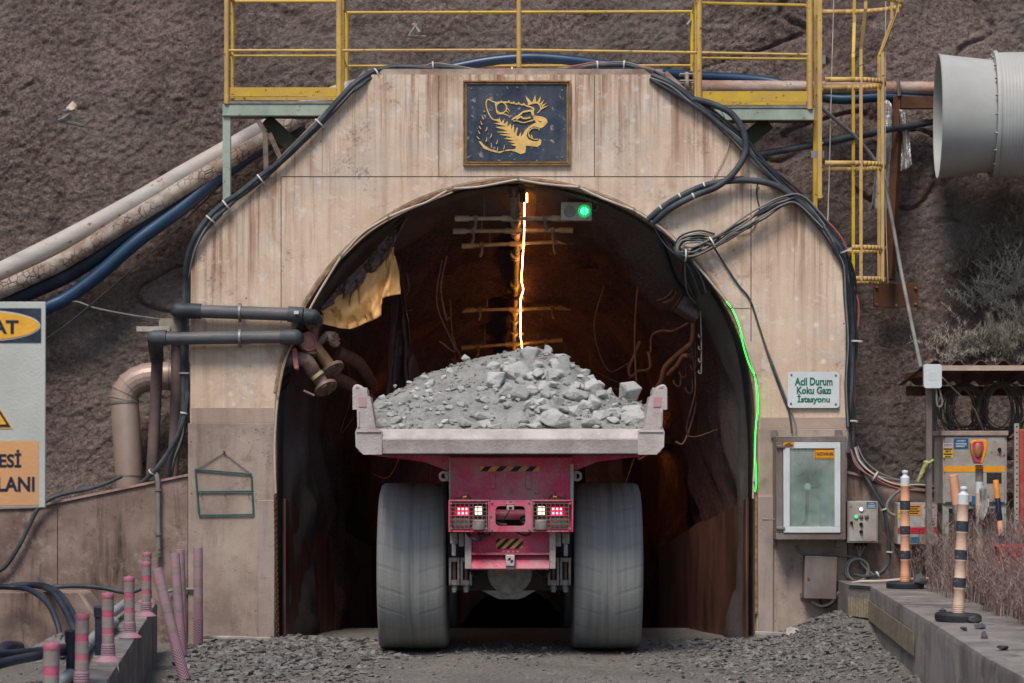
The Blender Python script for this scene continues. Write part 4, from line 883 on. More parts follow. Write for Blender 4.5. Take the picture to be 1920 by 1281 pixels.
for sgn, lb in ((1,'assumed small warm lamp on the right tunnel wall, unseen behind the truck bed'),(-1,'assumed small warm lamp on the left tunnel wall, unseen behind the truck bed')):  # neither lamp is seen; both assumed from warm light on the tunnel walls
    o = Vector((ARC_X+sgn*1.62, 4.2, 2.12)); t = thing('assumed_wall_lamp', lb, 'lamp', o)
    MB().cyl(o+Vector((0,-.16,0)), o+Vector((0,.16,0)), .035, 12).build('tube', emit('assumed_warm_lamp_%d' % (sgn+1), (255,176,84), 30.0 if sgn > 0 else 22.0), t)
    MB().box(o+Vector((-.05 if sgn < 0 else .04,-.2,-.05)), o+Vector((-.30 if sgn < 0 else .30,.2,.05))).build('bracket', M_RUST, t)
rw = random.Random(77); dm = MB()
for k in range(16):                                             # loose wires and rags hanging from the lining
    y = rw.uniform(.8,5.5); a = rw.choice((-1,1))*rw.uniform(.35,1.25); r0 = 2.28-.10*y; p0 = Vector((ARC_X+r0*math.sin(a), y, ARC_Z+r0*math.cos(a)-.17*max(0,y-.6))); L = rw.uniform(.3,1.1)
    tag(MB().tube([p0, p0+Vector((rw.gauss(0,.06),rw.gauss(0,.06),-L*.5)), p0+Vector((rw.gauss(0,.12),rw.gauss(0,.08),-L)), p0+Vector((rw.gauss(0,.2),rw.gauss(0,.1),-L*rw.uniform(.75,1.05)))], rw.uniform(.005,.012), 6).build('wire', mat('loose_wire', (128,92,72), (96,66,54), .7)), 'loose brown wire dangling from the rough tunnel lining', 'wire', 'loose wires hanging in the tunnel')
jbx = thing('junction_box', 'dented steel box tilted on the tunnel wall below the cable coil', 'box', P(1298,570,.7))
rm = Matrix.Rotation(math.radians(33), 3, 'Y')@Matrix.Rotation(math.radians(-14), 3, 'X')
MB().obox(P(1300,568,.75), (.26,.2,.34), rm).build('housing', mat('smoky_steel', (112,98,96), (72,60,58), .45, .4, scale=8), jbx, .006)
MB().obox(P(1300,568,.75)+rm@Vector((-.15,-.0,0)), (.02,.24,.36), rm).build('lid', M_RUST, jbx)
hr = thing('hook_rail', 'vertical rail of cable hooks hanging below the junction box', 'hooks', P(1314,700,.5))
m = MB().tube([P(1313,560,.55),P(1315,640,.5),P(1315,700,.5)], .008, 6)
for y in (632,655,678,700): m.tube([P(1315,y-6,.5),P(1315,y-1,.5),P(1313,y+1,.48),P(1310,y-1,.48),P(1310,y-6,.48)], .008, 6)
m.build('rail', M_GALV, hr)
h2 = MB()
for y in (670,692): h2.tube([P(1304,y-30,.9),P(1304,y-2,.9),P(1300,y+2,.88),P(1295,y-3,.88),P(1295,y-8,.88)], .009, 6)
for x,y in ((1278,705),(1268,722),(1290,735)): h2.tube([P(x+8,y-25,1.1),P(x+8,y-2,1.1),P(x+3,y+3,1.08),P(x-4,y-3,1.08),P(x-4,y-9,1.08)], .009, 6)
tag(h2.build('cable_hook', M_RUST), 'dark curved cable hooks fixed deeper on the right tunnel wall', 'hooks')
M_ORC = mat('dusty_brown_cable', (142,92,62), (104,66,46), .6, scale=5)
for lb, pts, r in (('brown cable looping from the tunnel wall into the junction box', [(1196,760,1.6),(1190,640,1.5),(1196,540,1.4),(1206,526,1.3),(1220,548,1.2),(1234,562,1.1),(1250,556,1.0),(1262,540,.9),(1264,500,.85)], .011),
    ('bundle of brown cable sagging left of the junction box', [(1228,552,1.2),(1244,565,1.1),(1262,560,1.0),(1270,545,.9)], .022),
    ('brown cable leaving the lower corner of the junction box', [(1290,606,.8),(1262,620,1.0),(1240,620,1.2),(1222,630,1.4),(1220,660,1.5)], .013),
    ('dark conduit descending from the box towards the truck', [(1300,605,.8),(1297,640,.85),(1286,652,.9),(1262,672,1.1),(1246,690,1.2),(1240,712,1.3),(1230,730,1.4)], .026),
    ('tan hose stub hooked in the middle of the tunnel wall', [(1290,667,.9),(1280,668,.95),(1270,684,1.05),(1252,702,1.2)], .022),
    ('brown cable hanging behind the raised right corner of the truck bed', [(1216,660,1.5),(1218,690,1.5),(1196,696,1.6),(1184,706,1.7),(1180,690,1.8),(1200,640,1.8)], .016)):
    pipe('cable', lb, 'cable', pts, r, M_ORC, 8)
bundle('cable_bundle', 'black cables dropping from the coil to the hooks inside the arch', 'cable', [(1286,482,.05),(1284,510,.2),(1292,545,.4),(1308,568,.55),(1316,562,.6)], [.018,.014,.010,.010,.008], .04, [M_BLKC,M_BLK,M_BLKC,M_GRYC,M_BLKC], seed=51)
pipe('black_hose', 'thick black hose hanging inside the right shoulder of the arch', 'hose', [(1236,430,.15),(1242,460,.3),(1256,505,.45),(1272,535,.55),(1292,552,.65)], .036, M_BLKC)
pipe('cable', 'tan cable on the left tunnel wall beside the drape', 'cable', [(716,395,.5),(730,385,.5),(760,378,.4),(775,372,.3)], .008, M_ORC)

# ================================================================== SIGNS AND CABINETS ON THE RIGHT LEG
def rrect(x0, y0, x1, y1, r, n=5):
    out = []
    for cx, cy, a0 in ((x1-r,y0+r,-90),(x1-r,y1-r,0),(x0+r,y1-r,90),(x0+r,y0+r,180)):
        for i in range(n+1): a = math.radians(a0+90*i/n); out.append((cx+r*math.cos(a), cy+r*math.sin(a)))
    return out
sg = thing('gas_station_sign', 'white rounded sign with three lines of green Turkish lettering', 'sign', P(1525,765,-.03))
MB().pprism(rrect(1477,697,1574,765,6), -.035, .012).build('plate', M_WHITE, sg)
text('Acil Durum', 1490,708,1561,723, -.036, M_TEXTG, sg, .032); text('Koku Gazı', 1494,725,1558,739, -.036, M_TEXTG, sg, .032); text('İstasyonu', 1495,739,1556,758, -.036, M_TEXTG, sg, .032)
m = MB()
for x,y in ((1484,703),(1567,704),(1483,757),(1567,758)): v = P(x,y,-.035); m.lathe([(.012,0),(.010,.006),(0,.008)], v, (0,-1,0), 8)
m.build('screw', M_IRON, sg)
gc = thing('gas_cabinet', 'large steel cabinet with white framed glass door and orange labels', 'cabinet', P(1518,1012,-.2))
YG = -.34
m = MB().pb(1455,818,1586,829,YG,.33).pb(1455,1000,1586,1012,YG,.33).pb(1455,829,1468,1000,YG,.33).pb(1577,829,1586,1000,YG,.33).pb(1468,829,1577,1000,YG+.30,.03); m.build('body', M_STEEL, gc, .004)
m = MB().pb(1469,829.5,1576,841,YG-.015,.03).pb(1469,988,1576,999,YG-.015,.03).pb(1469,841,1481,988,YG-.015,.03).pb(1565,841,1576,988,YG-.015,.03); m.build('door_frame', M_WHITE, gc, .003)
gt = NT('dusty_glass'); tr = gt.n('ShaderNodeBsdfTransparent'); tr.inputs[0].default_value = (.80,.90,.86,1); df = gt.n('ShaderNodeBsdfDiffuse'); df.inputs[0].default_value = (*lin((200,214,208)),1)
gl = gt.n('ShaderNodeBsdfGlossy'); gl.inputs['Roughness'].default_value = .12; mx = gt.n('ShaderNodeMixShader'); mx2 = gt.n('ShaderNodeMixShader'); mx2.inputs[0].default_value = .06
rr_ = gt.n('ShaderNodeMapRange'); rr_.inputs[3].default_value = .10; rr_.inputs[4].default_value = .36; gt.l(gt.noise(2.2,4,.6), rr_.inputs[0]); gt.l(rr_.outputs[0], mx.inputs[0])
gt.l(tr.outputs[0], mx.inputs[1]); gt.l(df.outputs[0], mx.inputs[2]); gt.l(mx.outputs[0], mx2.inputs[1]); gt.l(gl.outputs[0], mx2.inputs[2]); gt.l(mx2.outputs[0], gt.t.nodes['Material Output'].inputs[0])
MB().pb(1480,840,1566,989,YG+.0,.006).build('glass_pane', gt.m, gc)
M_IN = mat('cabinet_liner', (196,206,196), (176,188,178), .6); MB().pb(1469,830,1576,999,YG+.285,.008).build('back_panel', M_IN, gc)
v0, v1 = P(1551,990,YG+.15), P(1551,872,YG+.15); rr_ = 15*S(0)
MB().lathe([(rr_,0),(rr_,(v1-v0).z-.06),(rr_*.8,(v1-v0).z-.02),(rr_*.35,(v1-v0).z),(.02,(v1-v0).z+.05)], v0, (0,0,1), 20).build('gas_bottle', mat('blue_grey_bottle', (92,122,132), (78,106,116), .5), gc)
MB().tube([P(1508,842,YG+.1),P(1510,870,YG+.1),P(1514,905,YG+.1)], .022, 8).tube([P(1514,915,YG+.1),P(1512,970,YG+.1),P(1505,985,YG+.12)], .020, 8).tube([P(1482,893,YG+.1),P(1496,893,YG+.1),P(1509,886,YG+.1)], .011, 8).tube([P(1490,842,YG+.1),P(1493,865,YG+.1),P(1502,872,YG+.1),P(1506,862,YG+.1)], .010, 8).tube([P(1514,912,YG+.08),P(1526,914,YG+.1),P(1534,914,YG+.12)], .012, 8).tube([P(1528,845,YG+.1),P(1530,880,YG+.1),P(1518,905,YG+.1)], .006, 6).build('hoses', M_BLKC, gc)
v = P(1514,913,YG+.06); MB().lathe([(.034,-.02),(.036,.012),(.03,.014),(0,.012)], v, (0,-1,0), 18).build('gauge', M_WHITE, gc)
t = MB().pb(1527,841,1565.5,860.5,YG-.004,.003).build('label', M_ORANGE, gc)
m = MB()
for a in ((1528.5,842.5,1564,843.2),(1528.5,858.4,1564,859.1),(1528.5,843.2,1529.2,858.4),(1563.3,843.2,1564,858.4)): m.pb(*a,YG-.006,.002)
m.build('label_border', M_TEXTK, gc); text('GAZTANK-006', 1531,848,1562,854, YG-.006, M_TEXTK, gc, .012)
MB().pb(1469,829.5,1489,838.5,YG-.020,.005).build('label', M_ORANGE, gc)
m = MB()
for i,(a,b) in enumerate(((1475,1483),(1471,1487),(1471,1487),(1472,1486))): m.pb(a,831+i*1.9,b,832+i*1.9,YG-.022,.002)
m.build('label_print', M_TEXTK, gc)
m = MB().pb(1456,835,1472,840,YG-.03,.03).pb(1456,988,1472,993,YG-.03,.03); m.build('hinge', M_STEEL, gc, .004)
m = MB().pb(1446,806,1457,822,-.045,.03).pb(1566,806,1579,822,-.045,.03).pb(1446,1008,1456,1022,-.045,.03).pb(1567,1008,1579,1026,-.045,.03); m.build('mounting_tab', M_STEEL, gc, .003)
MB().tube([P(1430,974,-.2),P(1440,974,-.2)], .012, 10, smooth=False).tube([P(1438,974,-.2),P(1452,974,-.2)], .008, 8, smooth=False).build('latch_rod', M_GALV, gc)
cpn = thing('control_panel', 'scratched grey box with small indicator lamps and black knobs', 'control box', P(1617,1018,-.2))
YC_ = -.24
MB().pb(1588.5,940,1646,1018,YC_,.24).build('housing', M_PANELG, cpn, .006); MB().pb(1591,943,1643.5,1015,YC_-.008,.01).build('door', M_PANELG, cpn, .003)
def lamp(x,y,mm,nm,r=3.4):
    v = P(x,y,YC_-.008); MB().lathe([(r*1.25*S(0),0),(r*1.25*S(0),.01),(r*S(0),.012)], v, (0,-1,0), 16).build('bezel', M_GALV, cpn); MB().lathe([(r*S(0),.010),(r*.8*S(0),.02),(0,.024)], v, (0,-1,0), 16).build(nm, mm, cpn)
lamp(1614.5,955,emit('white_indicator',(255,226,222),1.1),'white_lamp',3.6); lamp(1605,969,emit('green_indicator',(40,226,120),.9),'green_lamp'); lamp(1614.5,969,mat('dull_red_lens',(150,90,88),(120,76,76),.4),'red_lamp'); lamp(1624.5,969,mat('dull_green_lens',(92,104,96),(80,92,86),.4),'grey_lamp')
for y in (983,997): v = P(1614.5,y,YC_-.008); MB().lathe([(3.4*S(0),0),(3.2*S(0),.02),(0,.022)], v, (0,-1,0), 14).obox(v+Vector((0,-.028,0)), (.008,.02,.036)).build('knob', M_BLACK, cpn)
v = P(1596.5,980,YC_-.008); MB().lathe([(.016,0),(.014,.012),(0,.014)], v, (0,-1,0), 12).obox(v+Vector((.004,-.018,-.01)), (.014,.014,.03)).build('lock', M_BLACK, cpn)
MB().pb(1625,941.5,1643,953,YC_-.011,.003).build('label', M_LBLUE, cpn); text('UYARI', 1629,943,1638,945.5, YC_-.011, M_WHITE, cpn, .01)
m = MB()
for i in range(3): m.pb(1627,947+i*1.9,1641,947.8+i*1.9,YC_-.012,.001)
m.build('label_print', M_WHITE, cpn); MB().pb(1646,1012,1652,1018,-.05,.03).build('mounting_tab', M_GALV, cpn)
m = MB()
for x in (1605,1614,1623): v = P(x,1018,-.12); m.cyl(v, v+Vector((0,0,-.03)), .016, 8)
m.build('gland', M_BLACK, cpn)
sc_ = thing('wall_box', 'small plain steel box tilted on the wall beneath the glass cabinet', 'box', P(1535,1122,-.15))
rm = Matrix.Rotation(math.radians(1.5), 3, 'Y'); c = P(1536,1082,-.10)
MB().obox(c, (59*S(0),.2,78*S(0)), rm).build('housing', M_STEEL, sc_, .004); MB().obox(c+Vector((0,-.105,0)), (60*S(0),.02,79*S(0)), rm).build('door', M_STEEL, sc_, .004)
v = P(1516,1084,-.22); MB().lathe([(.014,0),(.012,.01),(0,.008)], v, (0,-1,0), 12).build('lock', M_IRON, sc_)
MB().pb(1501,1046,1507,1056,-.04,.03).pb(1501,1112,1507,1122,-.04,.03).build('mounting_tab', M_STEEL, sc_)
pipe('cable', 'grey cable running from below the cabinet to the coiled loop', 'cable', [(1493,1022,-.06),(1500,1034,-.06),(1520,1042,-.05),(1555,1040,-.05),(1590,1043,-.06),(1612,1050,-.07),(1628,1062,-.07)], .014, M_GRYC)
lc = thing('cable_coil', 'round loop of grey cable hanging under the control panel', 'cable', P(1608,1090,-.08))
m = MB()
for k in range(2): m.tube([P(1606+k*3+(21-k)*math.cos(a),1068+k+(22-k)*math.sin(a),-.08-.02*k) for a in [i*2*math.pi/20 for i in range(21)]], .012, 8, 3)
m.build('loop', M_GRYC, lc)
m = MB()
for x in (1605,1613,1623): m.tube([P(x,1020,-.12),P(x+(1612-x)*.4,1030,-.09),P(1612,1045,-.08),P(1618,1060,-.08),P(1640,1078,-.09),P(1660,1072,-.09)], .010, 8)
m.build('lead', M_GRYC, lc)
pipe('cable', 'pale cable curving up from the small box onto the kerb', 'cable', [(1522,1128,-.08),(1540,1136,-.08),(1558,1130,-.1),(1572,1112,-.16),(1590,1097,-.3),(1612,1091,-.5),(1650,1090,-.7),(1690,1087,-.72),(1740,1085,-.7)], .015, M_WHTC)
pipe('cable', 'black cable drooping below the small box', 'cable', [(1536,1124,-.08),(1545,1138,-.08),(1556,1136,-.08),(1566,1122,-.1)], .010, M_BLKC)
pipe('conduit', 'grey conduit arching over the retaining wall beside the first orange post', 'conduit', [(1690,970,-.14),(1668,962,-.14),(1664,945,-.14),(1680,925,-.14),(1705,912,-.14),(1735,910,-.14),(1765,918,-.12)], .017, M_GRYC)

eb = thing('electrical_box', 'grey electrical box with red stripe and warning labels behind the first orange post', 'electrical box', P(1724,1020,-.2))
YE = -.3
MB().pb(1683,943,1758,1021,YE,.28).build('housing', M_PANELG, eb, .006); MB().pb(1683.5,989,1757.5,1001,YE-.003,.003).build('stripe', M_LRED, eb)
MB().pb(1704,947,1726,966,YE-.003,.003).build('label', M_ORANGE, eb); m = MB()
for i in range(4): m.pb(1706,949+i*4.2,1724-(i%2)*3,951+i*4.2,YE-.005,.002)
m.build('label_print', M_TEXTK, eb)
for y0,y1,tx in ((946,966,('DİKKAT',)),(967,988,('DİKKAT','ELEKTRİK','TEHLİKESİ'))):
    MB().pprism(rrect(1729,y0,1757,y1,3), YE-.003, .003).build('label', M_LPINK, eb)
    for i, w_ in enumerate(tx): text(w_, 1733,y0+3+i*5.6,1753,y0+6.8+i*5.6, YE-.003, M_TEXTK, eb, .02)
for y0 in (954,964): MB().pb(1684,y0,1692,y0+8,YE-.003,.003).build('label', M_LYEL, eb)
MB().pb(1706,1007,1724,1018,YE-.003,.003).build('label', M_LBLUE, eb)

# big electrical cabinet, shelter and coils
ec = thing('electrical_cabinet', 'tall grey electrical cabinet on green legs under the brown shelter roof', 'cabinet', P(1828,1060,-.8))
YB_ = -1.0
MB().pb(1768,817,1888,945,YB_,.5).build('housing', M_PANELG, ec, .006); MB().pb(1772,820,1884,942,YB_-.014,.016).build('door', M_PANELG, ec, .004)
MB().pb(1765,808,1891,817,YB_-.03,.56).build('lid', mat('dusty_lid', (164,146,134), (140,122,112), .7), ec, .004)
m = MB().pb(1768,945,1779,1090,YB_+.02,.06).pb(1876,945,1887,1090,YB_+.02,.06).pb(1779,945,1876,954,YB_+.02,.05); m.build('leg_frame', M_GRN, ec, .003)
YL = YB_-.017
MB().pb(1770,874,1884,885,YL,.003).build('stripe', M_ORANGE, ec)
MB().pb(1788.5,822,1816,842,YL,.003).build('label', M_LBLUE, ec); MB().pb(1790,823.5,1814.5,840.5,YL-.001,.001).build('label_panel', mat('deep_blue_label',(30,86,128),(28,78,116),.5), ec)
text('UYARI !', 1794,825,1811,828.5, YL-.001, M_WHITE, ec, .02); m = MB()
for i in range(3): m.pb(1792,831+i*3,1812.5-(i==2)*4,832.3+i*3,YL-.003,.001)
m.build('label_print', M_WHITE, ec)
MB().pb(1768,831,1787,840,YL,.003).build('label', M_LPINK, ec)
for y0, tx in ((840.5,'400 V'),(850,'ELEKTRİK')): MB().pb(1768.5,y0,1786.5,y0+8.8,YL,.003).build('label', M_LYEL, ec); MB().pb(1769.5,y0+.8,1785.5,y0+2.8,YL-.002,.002).build('label_print', M_TEXTK, ec); text(tx, 1772,y0+4,1783,y0+7.6, YL-.001, M_TEXTK, ec, .03)
text('ENERJİ VAR', 1770,833,1785,835.5, YL-.001, M_TEXTK, ec, .02)
MB().pb(1850,886.5,1878,906.5,YL,.003).build('label', mat('worn_black_label',(34,30,34),(60,50,48),.6, scale=40, chips=(150,140,130)), ec)
MB().pb(1822,930,1831,947,YL,.003).build('label', M_LBLUE, ec)
v = P(1874,843,YL); MB().lathe([(.02,0),(.017,.015),(0,.017)], v, (0,-1,0), 12).obox(v+Vector((0,-.02,-.01)), (.014,.014,.045)).build('handle', M_BLACK, ec)
sh = thing('shelter', 'open shelter with brown corrugated roof on slim steel posts', 'shelter', P(1745,1062,-1.1))
vs, fs = [], []; x0 = P(1733,0,-1.25).x; nx = 60; zf = P(0,684,-1.25).z; zb = zf-.16
for i in range(nx+1):
    x = x0+i*.045; ph = (i % 5); o_ = (.0,.0,.045,.045,.0)[ph]
    vs += [(x,-1.25,zf+o_),(x,.35,zb+o_)]
for i in range(nx): fs.append((2*i,2*i+2,2*i+3,2*i+1))
ro = MB().add(vs, fs).build('roof', mat('brown_roof_sheet', (104,72,62), (80,56,50), .6, scale=6), sh, flat=True); so = ro.modifiers.new('solid','SOLIDIFY'); so.thickness = .006
MB().box((x0+.16,-1.275,zf-.058),(x0+2.6,-1.215,zf-.008)).build('fascia', mat('cream_beam', (186,170,152), (164,148,132), .6), sh)
MB().box((x0+.05,.1,zb-.12),(x0+2.6,.16,zb-.02)).box((x0+.02,-1.14,zf-.11),(x0+.08,.1,zf-.05)).build('purlin', M_RUST, sh)
MB().pb(1737,700,1748,1064,-1.19,.06).build('post', M_STEEL, sh, .004); MB().pb(1748,725,1756,930,.0,.05).build('post', M_STEEL, sh, .004)
rt = thing('antenna_box', 'white rounded wireless box mounted on the shelter post', 'antenna', P(1749,728,-1.3))
MB().pprism(rrect(1732.5,683,1766,728,5), -1.32, .06).build('housing', M_WHITE, rt, .006)
MB().pprism(rrect(1741,698,1756.5,713.5,3), -1.3215, .003).build('badge', mat('pale_badge', (196,204,204), (190,198,198), .5), rt)
MB().tube([P(1756,729,-1.28),P(1757,758,-1.28),P(1763,763,-1.28),P(1767,755,-1.28),P(1763,736,-1.28),P(1761,728,-1.28)], .010, 8).build('lead', M_GRYC, rt)
pipe('cable', 'thin pale cable slanting from the antenna box down behind the cabinet lid', 'cable', [(1767,708,-1.25),(1795,736,-1.0),(1825,765,-.8),(1837,790,-.72),(1845,810,-.6)], .007, M_WHTC)
def coil(px, py, rx, ry, label, n, seed):
    rr = random.Random(seed); t = thing('wire_coil', label, 'coil', P(px,py+ry,-.3), 'wire coils hung under the shelter roof'); m = MB()
    for k in range(n):
        a_, b_ = rx*rr.uniform(.62,1.08), ry*rr.uniform(.72,1.06); ox = rr.uniform(-12,12); oy = (ry-b_)*-.8+rr.uniform(-4,4); Y = -.35+rr.uniform(-.12,.12); ph = rr.uniform(0,6)
        m.tube([P(px+ox+a_*math.cos(u+.1*math.sin(2*u+ph)), py+oy+b_*math.sin(u), Y+.05*math.sin(u+ph)) for u in [i*2*math.pi/20 for i in range(21)]], .0065, 5, 2, caps=False)
    m.build('wire', mat('dull_wire', (118,108,100), (76,70,68), .6, scale=3), t)
    MB().tube([P(px,py-ry-26,-.3),P(px,py-ry-6,-.32),P(px+4,py-ry+4,-.34)], .008, 6).build('hanger', M_RUST, t)
coil(1806,775,40,52,'heavy coil of dull wire hanging nearer the shelter post',22,3); coil(1876,775,44,55,'heavy coil of dull wire hanging behind the right end of the cabinet',20,8)
pr_ = thing('perforated_rail', 'grey perforated steel rail standing right of the electrical cabinet', 'rail', P(1907,990,-1.0))
MB().pb(1902,794,1911,1010,-1.05,.03).build('rail', M_PANELG, pr_)
m = MB()
for i in range(17): v = P(1906.5,800+i*11,-1.05); m.cyl(v+Vector((0,-.002,0)), v+Vector((0,.004,0)), .008, 8)
m.build('holes', M_BLACK, pr_)
m = MB().pb(1912,805,1985,1000,-1.1,.3); o = m.build('red_cabinet', mat('red_cabinet_paint', (176,66,56), (152,58,52), .5, dust=(150,112,98), dustamt=.4), None, .01); tag(o, 'red cabinet side partly cut off beside the perforated rail', 'cabinet')
tp = sheet('tape_scrap', 'scrap of striped yellow barrier tape knotted to the shelter post', 'tape', [(1734,862),(1740,864),(1748,862)], [(1716,905),(1719,906),(1722,905)], -1.24, .04, mat('tape', (190,190,110), (90,96,90), .5, scale=40), 5, 12, fold=4)
tag(MB().tube([P(1736,864,-1.23),P(1742,868,-1.24),P(1750,862,-1.23)], .012, 8).build('tape_knot', bpy.data.materials['tape']), 'small knot of yellow barrier tape around the shelter post', 'tape')

# ================================================================== WARNING SIGN (foreground left)
YW = -10.5
ws = thing('warning_sign', 'pale warning sign with yellow oval and orange panel in the foreground', 'sign', P(-40,1230,YW))
MB().pb(-150,566,85,952,YW,.02).build('board', M_SIGNB, ws, .004)
MB().pb(-140,578,77,643,YW-.003,.003).build('header', M_NAVY, ws)
el = lambda rx, ry: [(-32+rx*math.cos(a), 611+ry*math.sin(a)) for a in [i*2*math.pi/48 for i in range(48)]]
MB().pprism(el(108,29.5), YW-.006, .003).build('oval_rim', M_SIGNB, ws); MB().pprism(el(105,26.5), YW-.009, .003).build('oval', M_SIGNY, ws)
text('DİKKAT', -106,592,35,626, YW-.009, M_TEXTK, ws, .035)
MB().pprism([(-120,804),(24,804),(-48,690)], YW-.004, .004).build('triangle_rim', M_SIGNY, ws); MB().pprism([(-116,801),(20,801),(-48,694)], YW-.006, .003).build('triangle_border', M_TEXTK, ws); MB().pprism([(-108,796),(12,796),(-48,703)], YW-.009, .003).build('triangle', M_SIGNY, ws)
MB().pprism([(-51,725),(-45,725),(-46.5,768),(-49.5,768)], YW-.012, .003).pprism(rrect(-52,775,-44,784,4), YW-.012, .003).build('exclamation_mark', M_TEXTK, ws)
MB().pb(-143,827,72,948,YW-.003,.003).build('orange_panel', M_SIGNO, ws)
text('ESİ', -2,843,40,877, YW-.003, M_TEXTK, ws, .03); text('ALANI', -30,894,65,922, YW-.003, M_TEXTK, ws, .03)
MB().tube([P(-45,590,YW+.06),(P(-45,0,YW).x,YW+.06,-.05)], .035, 12, smooth=False).build('post', M_GALV, ws)

# ================================================================== MARKER POSTS
M_PINK = mat('faded_pink_plastic', (190,82,112), (164,86,106), .55, scale=7, dust=(146,122,124), dustamt=.7, chips=(204,58,82)); M_PINKG = mat('dusty_band', (142,136,130), (120,112,108), .6, scale=8, dust=(160,118,124), dustamt=.35)
M_PINKD = mat('pale_dusty_pink', (164,120,134), (138,110,120), .6, scale=6, dust=(130,120,122), dustamt=.75, chips=(206,70,100))
def delineator(label, loc):
    t = thing('marker_post', label, 'marker post', loc, 'pink flexible posts along the left kerb'); o = Vector(loc)
    MB().lathe([(.095,0),(.093,.006),(.070,.022),(.056,.036),(.050,.045)], o, n=24).build('base', M_PINKD, t)
    pr = [(.046,.04)]
    for i in range(5): z = .045+i*.016; pr += [(.053-.001*i,z+.003),(.053-.001*i,z+.009),(.046,z+.013)]
    MB().lathe(pr+[(.045,.13)], o, n=20).build('ribbed_foot', M_PINKD, t)
    MB().lathe([(.0425,.125),(.0425,.455)], o, n=20).build('shaft', M_PINK, t)
    for z0,z1 in ((.130,.195),(.235,.312),(.362,.446)): MB().lathe([(.0425,z0),(.0438,z0+.001),(.0438,z1-.001),(.0425,z1)], o, n=20).build('band', M_PINKG, t)
    MB().lathe([(.044,.448),(.0455,.452),(.0455,.478),(.041,.486),(.014,.488),(.012,.494),(0,.495)], o, n=20).build('cap', M_PINK, t)
    return t
d0 = None
DL = ['pink marker post at the far end of the kerb, nearest the concrete leg','pink marker post second from the concrete leg, with a bright pink cap','third pink marker post from the concrete leg, beside the grey pipe elbow','pink marker post in the middle of the kerb with stones on its foot','fifth pink marker post from the concrete leg, hiding the grey pipe','nearest pink marker post, by the blue valve stub and out of focus']
for i, (px, d) in enumerate(((275.5,23.5),(274,21.6),(243.5,19.2),(203,17.1),(153,15.0),(93,12.8))):
    x = (px-960)*d/F; loc = (x, d-D, .521)
    if d0 is None: d0 = delineator(DL[0], loc)
    else: dup(d0, loc, (R.uniform(-.02,.02), R.uniform(-.025,.025), R.uniform(0,6)), DL[i])
def chevron_mat():
    t = NT('chevron_sleeve'); sx_ = t.n('ShaderNodeSeparateXYZ'); t.l(t.tc.outputs['Object'], sx_.inputs[0])
    ab = t.n('ShaderNodeMath', operation='ABSOLUTE'); t.l(sx_.outputs[0], ab.inputs[0]); ad = t.n('ShaderNodeMath', operation='ADD'); t.l(sx_.outputs[2], ad.inputs[0]); t.l(t.mul(ab.outputs[0], -.9), ad.inputs[1])
    sn = t.n('ShaderNodeMath', operation='SINE'); t.l(t.mul(ad.outputs[0], 240), sn.inputs[0]); r = t.n('ShaderNodeMapRange'); r.inputs[1].default_value = -.2; r.inputs[2].default_value = .5; t.l(sn.outputs[0], r.inputs[0])
    return t.out(t.mix(r.outputs[0], (112,90,98), (168,132,144)), .6, 0, t.bump(r.outputs[0], .5, .006))
M_CHEV = chevron_mat()
def pole(label, loc, rot):
    t = thing('marker_pole', label, 'marker pole', (0,0,0), 'loose pink poles leaning by the left wall')
    MB().lathe([(.047,.27),(.047,.985),(.044,.995),(0,.997)], (0,0,0), n=20).build('shaft', M_PINKD, t)
    MB().lathe([(.049,0),(.050,.27),(.047,.272)], (0,0,0), n=20).build('chevron_sleeve', M_CHEV, t)
    for z0,z1 in ((.42,.50),(.60,.68),(.80,.87)): MB().lathe([(.047,z0),(.0482,z0+.001),(.0482,z1-.001),(.047,z1)], (0,0,0), n=20).build('band', M_PINKG, t)
    t.location = loc; t.rotation_euler = rot; return t
PL = None
for px, d, top, yb, lb in ((372,24.45,-.004,.0,'upright pink pole standing closest to the green wire rack'),(341,23.2,-.062,-.05,'slightly leaning pink pole in front, partly crossed by the tilted pole'),(343,24.0,-.035,.02,'deeper pink pole half hidden behind the slightly leaning one'),(346,20.9,-.235,-.08,'strongly tilted greyish pink pole propped against the kerb end')):
    loc = ((px-960)*d/F, d-D, .02); rot = (yb, top, .3)
    PL = pole(lb, loc, rot) if PL is None else dup(PL, loc, rot, lb)

